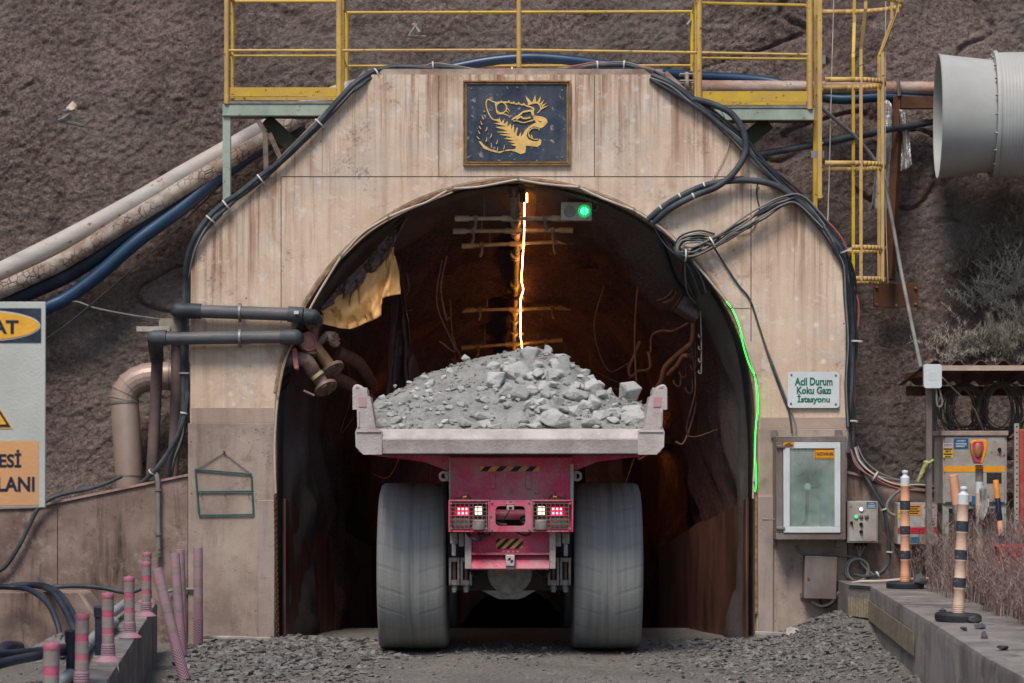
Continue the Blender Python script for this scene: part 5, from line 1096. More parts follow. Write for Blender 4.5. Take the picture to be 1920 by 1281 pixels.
M_ORP = mat('sun_bleached_orange', (226,160,120), (214,146,108), .55, scale=8, dust=(196,168,146), dustamt=.6); M_NVB = mat('peeling_navy_band', (48,56,66), (58,66,76), .5, scale=14, chips=(206,160,128)); M_CREAM = mat('bleached_cream_plastic', (206,180,158), (192,162,140), .55, scale=8)
def bottle_post(label, loc, h, m):
    t = thing('marker_post', label, 'marker post', loc, 'orange banded posts on the right kerb'); o = Vector(loc)
    pr = [(.18,.0),(.185,.015),(.185,.05),(.17,.065),(.06,.07)]; MB().lathe(pr, o, n=28).build('rubber_base', M_BLKC, t)
    z = lambda f: .06+(h-.06)*f; r = .044; pr = [(r+.004,z(0))]
    for i in range(4): pr += [(r+.004,z(.012+i*.016)),(r,z(.016+i*.016)),(r+.004,z(.020+i*.016))]
    pr += [(r+.001,z(.085))]
    for f0 in (.20,.28,.42,.50,.64,.72,.86): pr += [(r,z(f0-.012)),(r+.005,z(f0-.004)),(r+.005,z(f0+.004)),(r,z(f0+.012))]
    MB().lathe(pr, o, n=20).build('shaft', m, t)
    for f0,f1 in ((.205,.285),(.425,.505),(.645,.73)): MB().lathe([(r,z(f0)),(r+.006,z(f0)+.002),(r+.006,z(f1)-.002),(r,z(f1))], o, n=20).build('band', M_NVB, t)
    MB().lathe([(r+.002,z(.855)),(r+.002,z(.935)),(r-.01,z(.945)),(.024,z(.955)),(.022,z(.965)),(.030,z(.975)),(.031,z(.988)),(.024,z(1)),(0,z(1.003))], o, n=20).build('cap', M_WHITE, t)
    return t
a = bottle_post('orange post with flaking black bands and white cap beside a dark boulder', ((1697-960)*23.6/F, -1.4, .65), 1.16, M_ORP)
b = bottle_post('cream post with black bands and white cap in front of the dry grass', ((1796-960)*19.2/F, -5.8, .65), 1.08, M_CREAM); b.rotation_euler = (0,.045,0)
def plain_post(name, label, a_, b_, r, secs):
    t = thing(name, label, 'marker post', a_, 'orange banded posts on the right kerb'); a_, b_ = Vector(a_), Vector(b_)
    for f0,f1,mm,nm in secs: MB().lathe([(r,0),(r,(b_-a_).length*(f1-f0)-.004),(r*.9,(b_-a_).length*(f1-f0))], a_.lerp(b_,f0), b_-a_, 18).build(nm, mm, t)
    return t
M_DST = mat('grey_tape_wrap', (138,128,122), (112,104,100), .6, scale=14)
plain_post('marker_post', 'leaning orange post with torn top beside the electrical cabinet', P(1813,1100,-2.6), P(1787,887,-2.6), .043, ((0,.25,M_ORP,'shaft'),(.25,.42,M_DST,'band'),(.42,.72,M_DST,'sleeve'),(.72,.985,M_ORP,'top')))
t = plain_post('beacon_post', 'post with white collar and ragged plastic carrying an amber lamp', P(1838,1110,-2.3), P(1836,872,-2.3), .037, ((0,.42,M_CREAM,'shaft'),(.42,.60,M_DST,'sleeve'),(.60,.78,M_CREAM,'shaft'),(.78,.87,M_WHITE,'collar'),(.87,.97,M_DST,'neck'),(.97,1,M_ORANGE,'lamp_seat')))
bl = thing('warning_lamp', 'yellow framed amber hazard lamp on top of the ragged post', 'lamp', P(1836,872,-2.35))
MB().pprism([(1829,870),(1843,870),(1852,840),(1852,828),(1846,824),(1828,825),(1821,830),(1822,845)], -2.40, .11).build('housing', mat('amber_housing', (236,160,30), (220,142,28), .45), bl, .008)
MB().pprism([(1828,866),(1838,867),(1845,838),(1843,828),(1826,828),(1823,834),(1824,846)], -2.412, .012).build('lens_rim', mat('magenta_rim', (184,56,110), (160,50,96), .5), bl)
v = P(1834,845,-2.412); MB().ball(v, .052, 16, (.75,.45,1.45)).build('lens', mat('dusty_lens', (158,110,66), (132,92,62), .3, scale=20), bl)
plain_post('marker_post', 'thin orange post with dark blue sleeve right of the lamp post', P(1886,1090,-2.6), P(1867,900,-2.6), .026, ((0,.28,M_ORP,'shaft'),(.28,.45,M_NVB,'band'),(.45,.60,M_ORP,'shaft'),(.60,.82,mat('navy_sleeve',(26,32,62),(22,28,54),.5),'sleeve'),(.82,1,mat('amber_plastic',(226,150,60),(206,136,60),.5),'top')))
sheet('plastic_scrap', 'torn grey plastic hanging off the lamp post', 'plastic', [(1838,915),(1845,912),(1853,925)], [(1832,985),(1844,975),(1856,950)], -2.38, .05, mat('torn_plastic', (160,156,152), (132,128,124), .5), 10, 14, fold=5)
br = MB().lathe([(.28,0),(.285,.02),(.28,.30),(.285,.32),(.26,.33),(0,.32)], P(1893,1090,-3.2)+Vector((.15,0,-.0)), n=28)
tag(br.build('barrel', mat('red_barrel_paint', (166,40,50), (130,36,42), .5, chips=(96,60,50))), 'red barrel half hidden in the dry grass', 'barrel')

# dark stones and slabs
def stone(label, c, size, m, cat='stone', n=12):
    return tag(MB().rock(c, size, R, n=n).build('stone', m, flat=True), label, cat)
M_DKST = mat('dark_stone', (84,81,82), (60,58,61), .85, scale=10, bump=.6, bs=50); M_LTST = mat('pale_stone', (172,168,164), (140,134,130), .9, scale=8, bump=.6)
stone('dark boulder leaning against the orange post foot', P(1722,1090,-1.5)+Vector((0,0,.0)), (.10,.09,.09), M_DKST)
for lb,(x,y,dd,s_) in zip(('dark stone on the kerb edge behind the cream post base','small dark stone at the front rim of the cream post base','dark stone at the grass edge left of the cream post','dark lump of soil on the kerb right of the cream post','flat dark stone lying nearest the camera on the right kerb','dark stone half under the grass beyond the cream post base'),
    ((1826,1155,19.0,.055),(1808,1184,18.2,.035),(1768,1140,20.0,.05),(1846,1190,17.5,.045),(1880,1216,16.5,.05),(1838,1170,18.4,.05))):
    Y = dd-D; stone(lb, Vector(((x-960)*dd/F, Y, .655+s_*.3)), (s_*1.3,s_,s_*.6), M_DKST)
stone('pale broken concrete lump on the gravel by the right leg', P(1491,1194,-.55)+Vector((0,0,.05)), (.13,.11,.09), M_LTST)
pl = MB().obox(P(1445,1201,-.5)+Vector((0,0,.07)), (.32,.07,.035), Matrix.Rotation(.05,3,'Y')); tag(pl.build('timber_offcut', M_LTST, None, .004), 'pale dusty timber offcut lying at the foot of the right leg', 'timber')
pl = MB().obox(P(440,1207,-.3)+Vector((0,0,.06)), (.75,.10,.03), Matrix.Rotation(.03,3,'Y')); tag(pl.build('timber_offcut', M_LTST, None, .006), 'long grey plank lying along the foot of the left leg', 'timber')

# hoses, valves and pipes left of the kerb
pipe('hose', 'dark hose drooping over the concrete block end, nearest its left', 'hose', [(-40,1100,-1.9),(20,1101,-1.8),(55,1106,-1.9),(88,1130,-2.2),(106,1165,-2.4),(114,1200,-2.5),(118,1235,-2.6)], .028, M_BLUED)
pipe('hose', 'glossy dark hose curving over the block, middle of the three', 'hose', [(20,1099,-1.4),(70,1098,-1.5),(100,1112,-1.8),(122,1145,-2.1),(140,1185,-2.4),(150,1230,-2.6)], .030, M_BLUED)
pipe('hose', 'glossy dark hose curving over the block, farthest right of the three', 'hose', [(30,1097,-1.2),(80,1098,-1.3),(110,1112,-1.6),(132,1142,-1.9),(150,1180,-2.2),(160,1225,-2.4)], .028, M_BLUED)
pipe('hose', 'ribbed hose lying along the block top to the kerb end', 'hose', [(70,1108,-1.1),(100,1101,-1.1),(150,1099,-1.1),(195,1103,-1.1),(230,1110,-1.15),(250,1109,-1.2),(266,1103,-1.2)], .023, M_BLK)
M_PVC = mat('grey_pvc', (150,158,160), (128,136,138), .5, scale=5)
kp = thing('grey_pipe', 'jointed grey plastic pipe zigzagging along the kerb behind the posts', 'pipe', (-3.4,-8,.57))
kpt = [(KL(-12.5)-.26,-12.5,.57),(KL(-10.3)-.28,-10.3,.57),(KL(-9.2)-.24,-9.2,.57),(KL(-7.2)-.30,-7.2,.58),(KL(-5.3)-.22,-5.3,.60),(KL(-4.6)-.30,-4.6,.60),(KL(-2.8)-.22,-2.8,.62)]
MB().tube(kpt, .042, 14, smooth=False).build('pipe', M_PVC, kp)
m = MB()
for p in kpt[1:-1]: m.ball(p, .055, 12)
m.build('elbow', M_PVC, kp)
for lb,(px,d,z0,z1) in zip(('dark blue valve stub nearest the camera, beside the nearest pink post','dark blue valve stub between the nearest two pink posts','dark blue valve stub behind the middle pink post'),((53,13.2,.4,.72),(134,15.6,.42,.86),(187,17.6,.45,.88))):
    o = Vector(((px-960)*d/F, d-D, z0)); t = thing('valve_stub', lb, 'valve', o, 'valve stubs along the left kerb')
    MB().lathe([(.036,0),(.036,z1-z0-.06)], o, n=16).build('pipe', M_BLUED, t); MB().lathe([(.043,z1-z0-.08),(.045,z1-z0-.01),(.036,z1-z0),(0,z1-z0)], o, n=16).build('cap', M_BLUED, t)
    MB().lathe([(.046,.0),(.046,.06),(.036,.07)], o, n=12).build('fitting', M_LTST, t)
pipe('hose', 'dark hoses lying on the ground left of the kerb, front strand', 'hose', [(-60,1262,-11),(20,1240,-10.6),(70,1230,-10),(110,1222,-9.5),(140,1224,-9)], .030, M_BLUED)
pipe('hose', 'dark hose strand lying behind the front strand by the kerb', 'hose', [(-40,1228,-9),(10,1226,-8.6),(60,1222,-8.2),(105,1216,-8),(140,1212,-7.6)], .028, M_BLUED)
pipe('hose', 'dark hose bunch rising at the left edge near the block foot', 'hose', [(-60,1250,-6),(-10,1232,-5.8),(12,1214,-5.6),(35,1214,-5.2)], .05, M_BLUED)
sheet('plastic_sheet', 'crumpled grey plastic sheet heaped at the foot of the concrete block', 'plastic', [(60,1215),(95,1196),(128,1194)], [(30,1240),(90,1236),(135,1222)], -4.2, .16, mat('grey_plastic_sheet', (128,126,124), (96,94,94), .5), 26, 18, fold=7, seed=12, Yb=-4.9)

# ================================================================== TRUCK
TXc = -.02
def T(px, py, Y): return P(px, py, Y)
tk = thing('dump_truck', 'dusty pink red underground dump truck seen from behind, heaped with ore', 'dump truck', (TXc,1.0,0))
t_ = NT('dusty_red_paint')
c = t_.mix(t_.noise(3,5,lo=.35,hi=.65), (208,72,110), (180,55,86)); c = t_.mix(t_.mul(t_.noise(2.0,8,.75,lo=.42,hi=.64), .85), c, (158,140,137))
c = t_.mix(t_.mul(t_.noise(46,3,.6,lo=.60,hi=.68), .7), c, (178,160,162)); M_TRED = t_.out(c, .55, 0, t_.bump(t_.noise(60,4), .2, .004))
t_ = NT('dust_caked_lip'); c = t_.mix(t_.noise(2.5,6,.7,lo=.38,hi=.62), (190,184,180), (160,150,146)); c = t_.mix(t_.mul(t_.noise(6,7,.75,lo=.58,hi=.70), .6), c, (186,112,130))
c = t_.mix(t_.noise(26,5,.7,lo=.62,hi=.70), c, (206,204,202)); M_LIP = t_.out(c, .85, 0, t_.bump(t_.noise(45,6,.7), .4, .008))
M_LIPP = mat('pink_dusty_lip', (188,132,142), (170,150,148), .8, scale=14)
t_ = NT('dusty_tyre_rubber'); c = t_.mix(t_.noise(1,5,.6,stretch=(22,.7,.7),lo=.35,hi=.65), (146,148,145), (128,130,128)); c = t_.mix(t_.mul(t_.noise(1,3,.6,stretch=(60,1,1),lo=.5,hi=.7), .3), c, (88,90,93)); 
def lug_mask():
    def mm(op, a, b=0.):
        x = t_.n('ShaderNodeMath', operation=op)
        for k, v in enumerate((a, b)):
            if isinstance(v, (int, float)): x.inputs[k].default_value = v
            else: t_.l(v, x.inputs[k])
        return x.outputs[0]
    sp = t_.n('ShaderNodeSeparateXYZ'); t_.l(t_.tc.outputs['Object'], sp.inputs[0])
    ang = mm('ARCTAN2', mm('SUBTRACT', sp.outputs[2], .835), mm('ADD', sp.outputs[1], 1.65)); off = mm('SUBTRACT', mm('ABSOLUTE', sp.outputs[0]), .972)
    w = mm('SINE', mm('ADD', mm('MULTIPLY', ang, 24), mm('MULTIPLY', mm('ABSOLUTE', off), 9))); r = t_.n('ShaderNodeMapRange'); r.inputs[1].default_value = .80; r.inputs[2].default_value = .95; t_.l(w, r.inputs[0])
    g = t_.n('ShaderNodeMapRange'); g.inputs[1].default_value = .05; g.inputs[2].default_value = .09; t_.l(mm('ABSOLUTE', off), g.inputs[0]); return mm('MULTIPLY', r.outputs[0], g.outputs[0])
lg = lug_mask(); c = t_.mix(t_.mul(lg, .12), c, (90,92,94)); c = t_.mix(t_.mul(t_.noise(5,7,.75,lo=.55,hi=.68), .4), c, (146,142,136))
M_TYRE = t_.out(c, .9, 0, t_.bump(t_.mul(lg,-1), .3, .008, t_.bump(t_.noise(30,5,.7), .3, .006)))
M_AXLE = mat('dust_coated_iron', (158,158,154), (118,118,116), .8, scale=16, dust=(140,136,130), dustamt=.5, bump=.5)
M_DARKM = mat('grimy_chassis', (58,46,48), (40,36,40), .8, scale=8)
def wheel(cx, cy, cz, r, hw):
    pr = [(r*.45,-hw*.80),(r*.62,-hw*.96),(r*.80,-hw*1.0),(r*.90,-hw*.985),(r*.965,-hw*.94),(r*.992,-hw*.86),(r*.997,-hw*.70)]
    pr += [(r*1.002,-.26*hw),(r*1.003,-.014),(r*.994,-.008),(r*.994,.008),(r*1.003,.014),(r*1.002,.26*hw)]; pr += [(r*.997,hw*.70),(r*.992,hw*.86),(r*.965,hw*.94),(r*.90,hw*.985),(r*.80,hw*1.0),(r*.62,hw*.96),(r*.45,hw*.80)]
    m = MB().lathe(pr, (cx,cy,cz), (1,0,0), 72, False); nv = []
    for x,y,z in m.v:
        k = max(0, 1-(z-(cz-r))/.32); nv.append((cx+(x-cx)*(1+.09*k*k), y, max(z, cz-r+.012)))
    m.v = nv; w = m.build('tyre', M_TYRE, tk, sharp=60)
    MB().lathe([(0,-hw*.5),(r*.2,-hw*.5),(r*.25,-hw*.3),(r*.44,-hw*.3),(r*.46,-hw*.8),(r*.46,hw*.8),(r*.44,hw*.3),(r*.25,hw*.3),(r*.2,hw*.5),(0,hw*.5)], (cx,cy,cz), (1,0,0), 32, False).build('rim', M_TRED, w)
for sgn in (-1,1): wheel(TXc+sgn*.972, -.65, .835, .84, .345); wheel(TXc+sgn*.972, 4.6, .60, .84, .345)
# dump body
bx = lambda x: TXc+x
lipq = [(-2.10,2.215),(-2.18,2.205),(-2.245,2.115),(-2.238,2.095),(-2.222,1.972),(-1.9,1.972),(-1.9,2.10)]
m = MB(); n_ = len(lipq); vs = [(bx(-1.27),y,z) for y,z in lipq]+[(bx(1.27),y,z) for y,z in lipq]
fs = [tuple(range(n_)), tuple(range(2*n_-1,n_-1,-1))]+[(i+n_,(i+1)%n_+n_,(i+1)%n_,i) for i in range(n_)]
m.add(vs, fs).build('tail_lip', M_LIP, tk, .012)
cp_ = [(661,729),(688,730),(689,742),(694,744),(698,766),(704,803),(716,808),(716,852.5),(681,852.5),(667,838),(666,810),(670,801),(669,768),(661,768)]
for mir in (False, True):
    pts = [(1912-x, y) for x, y in cp_] if mir else cp_
    MB().pprism(pts, -2.25, .34).build('corner_post', M_LIP, tk)
    f = (lambda x: 1912-x) if mir else (lambda x: x)
    MB().tube([T(f(664),731,-2.2),T(f(668),725,-2.2),T(f(676),727,-2.2),T(f(684),734,-2.2)], .020, 8).tube([T(f(686),733,-2.2),T(f(686),727,-2.2)], .018, 8, smooth=False).build('hook', M_LIP, tk)
    MB().pprism([(f(672),745),(f(686),745),(f(687),763),(f(673),763)], -2.258, .012).build('gusset', M_LIPP, tk)
    MB().pprism([(f(671),770),(f(674),770),(f(674),802),(f(671),802)], -2.262, .014).pprism([(f(668),808),(f(714),808),(f(714),811),(f(668),811)], -2.262, .014).build('weld_rib', M_LIP, tk, .003)
    s1 = 1 if mir else -1
    MB().prism([(bx(s1*1.36),2.06),(bx(s1*1.44),1.98),(bx(s1*1.46),2.48),(bx(s1*1.38),2.48)], -1.95, 3.2).build('side_wall', M_LIP, tk, .01)
    m = MB()
    for y in (-1.2,-.2,.8,1.8,2.7): a0, a1 = sorted((bx(s1*1.44), bx(s1*1.50))); m.box((a0,y,1.99),(a1,y+.12,2.44))
    m.build('side_rib', M_TRED, tk, .008)
MB().box((bx(-1.36),-1.9,1.975),(bx(1.36),3.2,2.05)).build('floor', M_TRED, tk); MB().box((bx(-1.44),3.1,2.0),(bx(1.44),3.2,2.5)).build('headboard', M_TRED, tk)
MB().pprism([(694,853.5),(1219,853.5),(1120,866),(1075,884),(842,884),(795,866)], -1.70, 2.6).build('belly_plate', M_TRED, tk)
# chassis, rear panel
MB().box((bx(-.42),-1.5,.9),(bx(.42),3.4,1.72)).box((bx(-.9),3.5,.8),(bx(.9),6.3,2.3)).build('chassis', M_DARKM, tk, .03)
MB().box((bx(-.95),3.4,1.5),(bx(-.1),4.6,2.75)).build('cab', M_TRED, tk, .05)
YR = -1.78
MB().pb(842,857,1075,945,YR,.3).build('rear_panel', M_TRED, tk, .012)
MB().pb(842,857,845,940,YR-.015,.02).pb(1069,870,1075.5,942,YR-.04,.05).build('panel_edge', M_LIP, tk, .004)
for x in (832,1082):
    v = T(x,893,YR+.1); m = MB().lathe([(.026,-.03),(.050,-.03),(.050,.03),(.026,.03),(.026,-.03)], v, (0,1,0), 22, False); m.pb(*( (834,884,842,902) if x < 900 else (1075,884,1081,902) ), YR+.08, .05); m.build('lifting_eye', M_LIP, tk)
def hazard(x0,y0,x1,y1,Y,n,nm='hazard_plate'):
    pl_ = MB().pb(x0,y0,x1,y1,Y,.004).build(nm, mat('hazard_yellow', (220,160,42), (190,138,56), .5, scale=10, dust=(140,126,116), dustamt=.45), tk); m = MB(); h_ = y1-y0; w_ = (x1-x0)/n
    for i in range(-2,n+1):
        a0 = x0+i*w_; q_ = [(a0,y1),(a0+w_*.48,y1),(a0+w_*.48+h_*1.05,y0),(a0+h_*1.05,y0)]
        c_ = []
        for (xa,ya),(xb,yb) in zip(q_, q_[1:]+q_[:1]):                       # clip to the plate
            for k in range(12): u = k/12; c_.append((min(max(xa+(xb-xa)*u,x0),x1), ya+(yb-ya)*u))
        o_ = []
        for p in c_:
            if not o_ or abs(p[0]-o_[-1][0])+abs(p[1]-o_[-1][1]) > .05: o_.append(p)
        if max(p[0] for p in o_)-min(p[0] for p in o_) > .8: m.pprism(o_, Y-.002, .002)
    m.build('stripe', M_BLACK, pl_)
hazard(900,874.5,1012,884,YR-.006,4)
m = MB().pb(919,889,929,917,YR-.02,.03).pb(986,889,996,917,YR-.02,.03).pb(857,922,874,940,YR-.06,.07).pb(1042,922,1058,940,YR-.06,.07)
for x,y in ((957,922),(1006,922)): m.pb(x-3,y-2,x+3,y+3,YR-.02,.03)
m.build('mounting_bracket', M_TRED, tk, .004)
YT = -2.0
for x0,x1 in ((841,918),(996,1075)): MB().pb(x0,937.5,x1,940.5,YT,.22).pb(x0,994,x1,998,YT,.22).pb(x0,940.5,x0+3,994,YT,.22).pb(x1-3,940.5,x1,994,YT,.22).pb(x0+3,940.5,x1-3,994,YT+.14,.02).build('lamp_frame', M_TRED, tk, .004)
hole = rrect(929,949,985,986,8); m = MB()
oc = [(918.2,938),(995.8,938),(995.8,997.5),(918.2,997.5)]
# centre plate with a rounded opening: ring of quads between outer rectangle and hole
L = len(hole); cxh, cyh = 957, 967.5; outr = []
for (x,y) in hole:
    dx, dy = x-cxh, y-cyh; k = min(38.8/abs(dx) if abs(dx) > 1e-6 else 9, 29.7/abs(dy) if abs(dy) > 1e-6 else 9); outr.append((cxh+dx*k, cyh+dy*k))
vs = []
for Y in (YT, YT+.05):
    for l_ in (hole, outr): vs += [P(x,y,Y) for x,y in l_]
fs = []
for i in range(L):
    j = (i+1)%L; fs += [(i,j,L+j,L+i), (2*L+i,3*L+i,3*L+j,2*L+j), (i,2*L+i,2*L+j,j), (L+i,L+j,3*L+j,3*L+i)]
m.add(vs, fs).build('centre_plate', M_TRED, tk, sharp=30)
MB().tube([T(930,965,YR-.02),T(985,965,YR-.02)], .05, 12, smooth=False).build('cross_tube', M_TRED, tk)
m = MB()
for x,y in ((922,942),(992,942),(922,993),(992,993),(920,967),(957,939.5)): v = P(x,y,YT); m.cyl(v, v+Vector((0,-.012,0)), .010, 6)
for x in (846,912,1001,1069):
    for y in (944,991): v = P(x,y,YT-.01); m.cyl(v, v+Vector((0,-.015,0)), .012, 6)
m.build('bolts', M_GALV, tk)
M_BRK = emit('brake_diode', (255,120,140), 5.0); M_BRKR = emit('brake_glow', (255,40,90), .75); M_WLAMP = emit('reversing_lamp', (255,226,200), .85)
for mir in (False, True):
    f = (lambda x: 1912-x) if mir else (lambda x: x)
    def pbm(x0,y0,x1,y1,Y,d,m_=None):
        a_, b_ = sorted((f(x0), f(x1))); return (m_ or MB()).pb(a_,y0,b_,y1,Y,d)
    lp = pbm(849,949,882,968,YT+.07,.07).build('tail_lamp', mat('tail_lens', (196,40,76), (180,36,66), .3), tk, .006)
    pbm(857,951,879,967,YT+.062,.01).build('lens', M_BRKR, lp); m = MB()
    for i in range(3):
        for j in range(2): v = P(f(860.5+i*7),954.5+j*8,YT+.06); m.lathe([(.010,0),(.006,.008),(0,.010)], v, (0,-1,0), 10)
    m.build('diodes', M_BRK, lp)
    wl = pbm(888,946.5,908,968,YT+.06,.08).build('reversing_lamp', M_BLACK, tk, .008); pbm(890.5,949.5,905,965.5,YT+.052,.01).build('lens', M_WLAMP, wl, .004)
    pbm(848,971,882,989,YT+.07,.07).build('reflector_lamp', mat('dusty_grey_lens', (120,116,112), (92,90,88), .5, scale=20), tk, .008)
    m = MB(); v = P(f(897.5),993,YT+.02); m.lathe([(.062,0),(.065,.02),(.063,.085),(.05,.095),(0,.097)], v, (0,0,1), 20); m.build('work_lamp', mat('dusty_lamp_body', (142,136,130), (116,110,106), .6, scale=14), tk)
    m = MB()
    for i in range(9): x = 846+i*8.3; m.tube([P(f(x),943,YT-.012),P(f(x),992,YT-.012)], .0042, 5, smooth=False)
    for i in range(7): y = 944+i*7.8; m.tube([P(f(844),y,YT-.008),P(f(914),y,YT-.008)], .0042, 5, smooth=False)
    m.build('lamp_guard', M_STEEL, tk)
    pts = [(850,935),(862,933),(873,930),(880,931),(882,938)]; MB().tube([P(f(x),y,YT+.05) for x,y in pts], .009, 6).build('lamp_lead', M_BLKC, tk)
    MB().tube([P(f(868),932,YT+.05),P(f(875),930.5,YT+.05)], .010, 6, smooth=False).build('lead_tape', M_LYEL, tk)
v = P(982.5,974,YT+.05); MB().lathe([(.03,.05),(.042,.0),(.045,-.02),(.036,-.03),(.02,-.015),(0,-.02)], v, (0,1,0), 18).build('horn', M_BLACK, tk)
MB().pb(950,948,964,957,YT-.03,.05).build('camera_box', mat('camera_grey', (172,166,162), (150,144,140), .5), tk, .004); MB().pb(954,950.5,960,955,YT-.034,.006).build('camera_lens', M_BLACK, tk)
MB().tube([P(949,947,YT),P(950,944.5,YT-.02),P(963,944.5,YT-.02),P(964,947,YT)], .005, 6, smooth=False).build('camera_bracket', M_GALV, tk)
MB().tube([P(955,958,YT+.02),P(948,970,YT+.08),P(940,980,YT+.1)], .005, 6).tube([P(928,978,YT+.1),P(938,983,YT+.1),P(950,984,YT+.1)], .014, 8).build('wiring', M_BLKC, tk)
MB().tube([P(876,998,YT+.1),P(884,1008,YT+.05),P(895,1013,YT+.05),P(903,1008,YT+.08),P(906,999,YT+.1)], .018, 8).tube([P(895,999,YT+.1),P(905,1006,YT+.08),P(920,1002,YT+.1)], .014, 8).tube([P(968,998,YT+.1),P(985,1004,YT+.1),P(996,1000,YT+.1)], .009, 8).build('hoses', M_BLKC, tk)
# lower tow panel
YP_ = -1.86
MB().pb(884,996,1030,1040,YP_+.10,.05).build('tow_panel', M_TRED, tk)
for x0,x1 in ((871.5,884),(1030,1042)): MB().pb(x0,997,x1,1067,YP_,.16).build('tow_cheek', M_LIP, tk, .006)
m = MB(); v0 = [P(884,1036,YP_+.01),P(1030,1036,YP_+.01),P(1030,1041,YP_),P(884,1041,YP_)]
m.pb(884,1036.5,1030,1041,YP_+.005,.10); a0, a1 = P(884,1041,YP_+.1), P(1030,1066,YP_-.04)
m.add([(a0.x,YP_+.10,a0.z),(a1.x,YP_+.10,a0.z),(a1.x,YP_-.05,a1.z),(a0.x,YP_-.05,a1.z),(a0.x,YP_+.12,a0.z-.02),(a1.x,YP_+.12,a0.z-.02),(a1.x,YP_-.03,a1.z-.015),(a0.x,YP_-.03,a1.z-.015)], [(0,1,2,3),(7,6,5,4),(3,2,6,7),(0,4,5,1),(0,3,7,4),(1,5,6,2)])
m.build('tow_shelf', M_TRED, tk, .004)
hazard(930,1010,980.5,1029,YP_+.094,3)
MB().pb(948,1041,965,1062,YP_-.09,.12).pb(949.5,1062,964,1068,YP_-.06,.1).build('hitch', M_LIP, tk, .008)
for k in range(2):
    c_ = (957.5,1050.5); a0 = math.pi*k+math.pi*.5; MB().pprism([c_]+[(c_[0]+5*math.cos(a0+i*math.pi/12), c_[1]-5*math.sin(a0+i*math.pi/12)) for i in range(7)], YP_-.094, .006).build('target_mark', M_BLACK, tk)
m = MB()
for i in range(4): m.ball(P(944+i*9,1035,YP_+.09), .012, 8)
m.build('bolts', M_LIP, tk)
for mir in (False, True):
    f = (lambda x: 1912-x) if mir else (lambda x: x)
    def pbm(x0,y0,x1,y1,Y,d,m_=None):
        a_, b_ = sorted((f(x0), f(x1))); return (m_ or MB()).pb(a_,y0,b_,y1,Y,d)
    m = pbm(844,999,858,1020,YR-.02,.06); pbm(847,1020,855,1043,YR-.02,.05,m); pbm(860,999,870,1025,YR-.03,.08,m); m.build('hanger_bracket', M_AXLE, tk, .008)
    for x0,x1 in ((841.5,862),(863.5,885)):
        a_, b_ = sorted((f(x0), f(x1))); w_ = b_-a_; m = MB(); Yb_ = -1.42
        m.pb(a_,1046,a_+w_*.22,1098,Yb_,.10).pb(b_-w_*.22,1046,b_,1098,Yb_,.10).pb(a_+w_*.22,1046,b_-w_*.22,1054,Yb_,.10).pb(a_+w_*.22,1088,b_-w_*.22,1098,Yb_,.10)
        sb_ = m.build('spring_block', M_AXLE, tk, .008)
        v = P((a_+b_)/2,1050,Yb_+.05); w2 = P((a_+b_)/2,1110,Yb_+.05); MB().cyl(v, w2, .020, 10).build('bolt_rod', mat('rusty_bolt', (116,84,78), (92,66,62), .7), sb_)
        v = P((a_+b_)/2,1098,Yb_+.05); MB().cyl(v, v+Vector((0,0,-.045)), .030, 6).cyl(v+Vector((0,0,-.045)), v+Vector((0,0,-.065)), .024, 6).build('nut', M_AXLE, sb_)
axo = [(884,1050),(1028,1050),(1029,1098),(1000,1110),(984,1120),(972,1124),(937,1124),(926,1120),(912,1112),(883,1098)]
MB().pprism(axo, -1.28, .5).build('axle_housing', M_AXLE, tk, .03)
v = P(956,1072,-1.28); MB().lathe([(.222,-.02),(.222,.03),(.20,.05),(.17,.052),(.06,.03),(0,.028)], v, (0,-1,0), 36).build('differential_cover', M_AXLE, tk)
MB().cyl((bx(-.95),-.65,.80),(bx(.95),-.65,.80), .17, 20).build('axle_tube', M_DARKM, tk)
MB().box((bx(-.62),-1.3,.62),(bx(.62),-.2,1.1)).build('underframe', M_DARKM, tk, .02)

for mir in (False, True):
    f = (lambda x: 1912-x) if mir else (lambda x: x)
    MB().tube([P(f(836),905,-1.3),P(f(838),960,-1.35),P(f(842),1010,-1.3),P(f(838),1050,-1.1)], .018, 8).tube([P(f(880),1068,-1.45),P(f(892),1082,-1.42),P(f(905),1074,-1.4),P(f(918),1066,-1.4)], .012, 6).build('brake_hose', M_BLKC, tk)
    MB().pb(*sorted((f(884),f(930)))[:1], 1048, sorted((f(884),f(930)))[1], 1056, -1.5, .08).build('axle_strut', M_AXLE, tk, .006)
# ------------------------------------------------------------------ ore load
ENV = [(672,800),(700,790),(708,746),(730,741),(753,730),(787,708),(840,691),(873,679),(923,667),(970,657),(1010,656),(1026,658),(1040,668),(1070,678),(1100,695),(1117,719),(1147,738),(1160,748),(1203,764),(1212,790),(1245,800)]
ex = np.array([(a-960)*S(-.3) for a,_ in ENV]); ez = np.array([H+(833-b)*S(-.3) for _,b in ENV])
def heap_z(x, y):
    e = np.interp(x, ex, ez); u = np.clip((y+2.13)/1.85, 0, 1); d = np.clip((y-.1)/3.0, 0, 1)
    rough = .05*fbm(x*2.2, y*2.2, 3)+.025*fbm(x*7, y*7, 3)+.012*fbm(x*22, y*22, 2)
    return 2.17+(e-2.17)*np.sin(u*math.pi/2)**.9*(1-.45*d)+rough*np.minimum(1, u*4+.15)
hx = np.linspace(-1.39,1.36,130); hy = np.concatenate([np.linspace(-2.14,.4,130), np.linspace(.45,3.1,40)]); HX, HY = np.meshgrid(hx, hy)
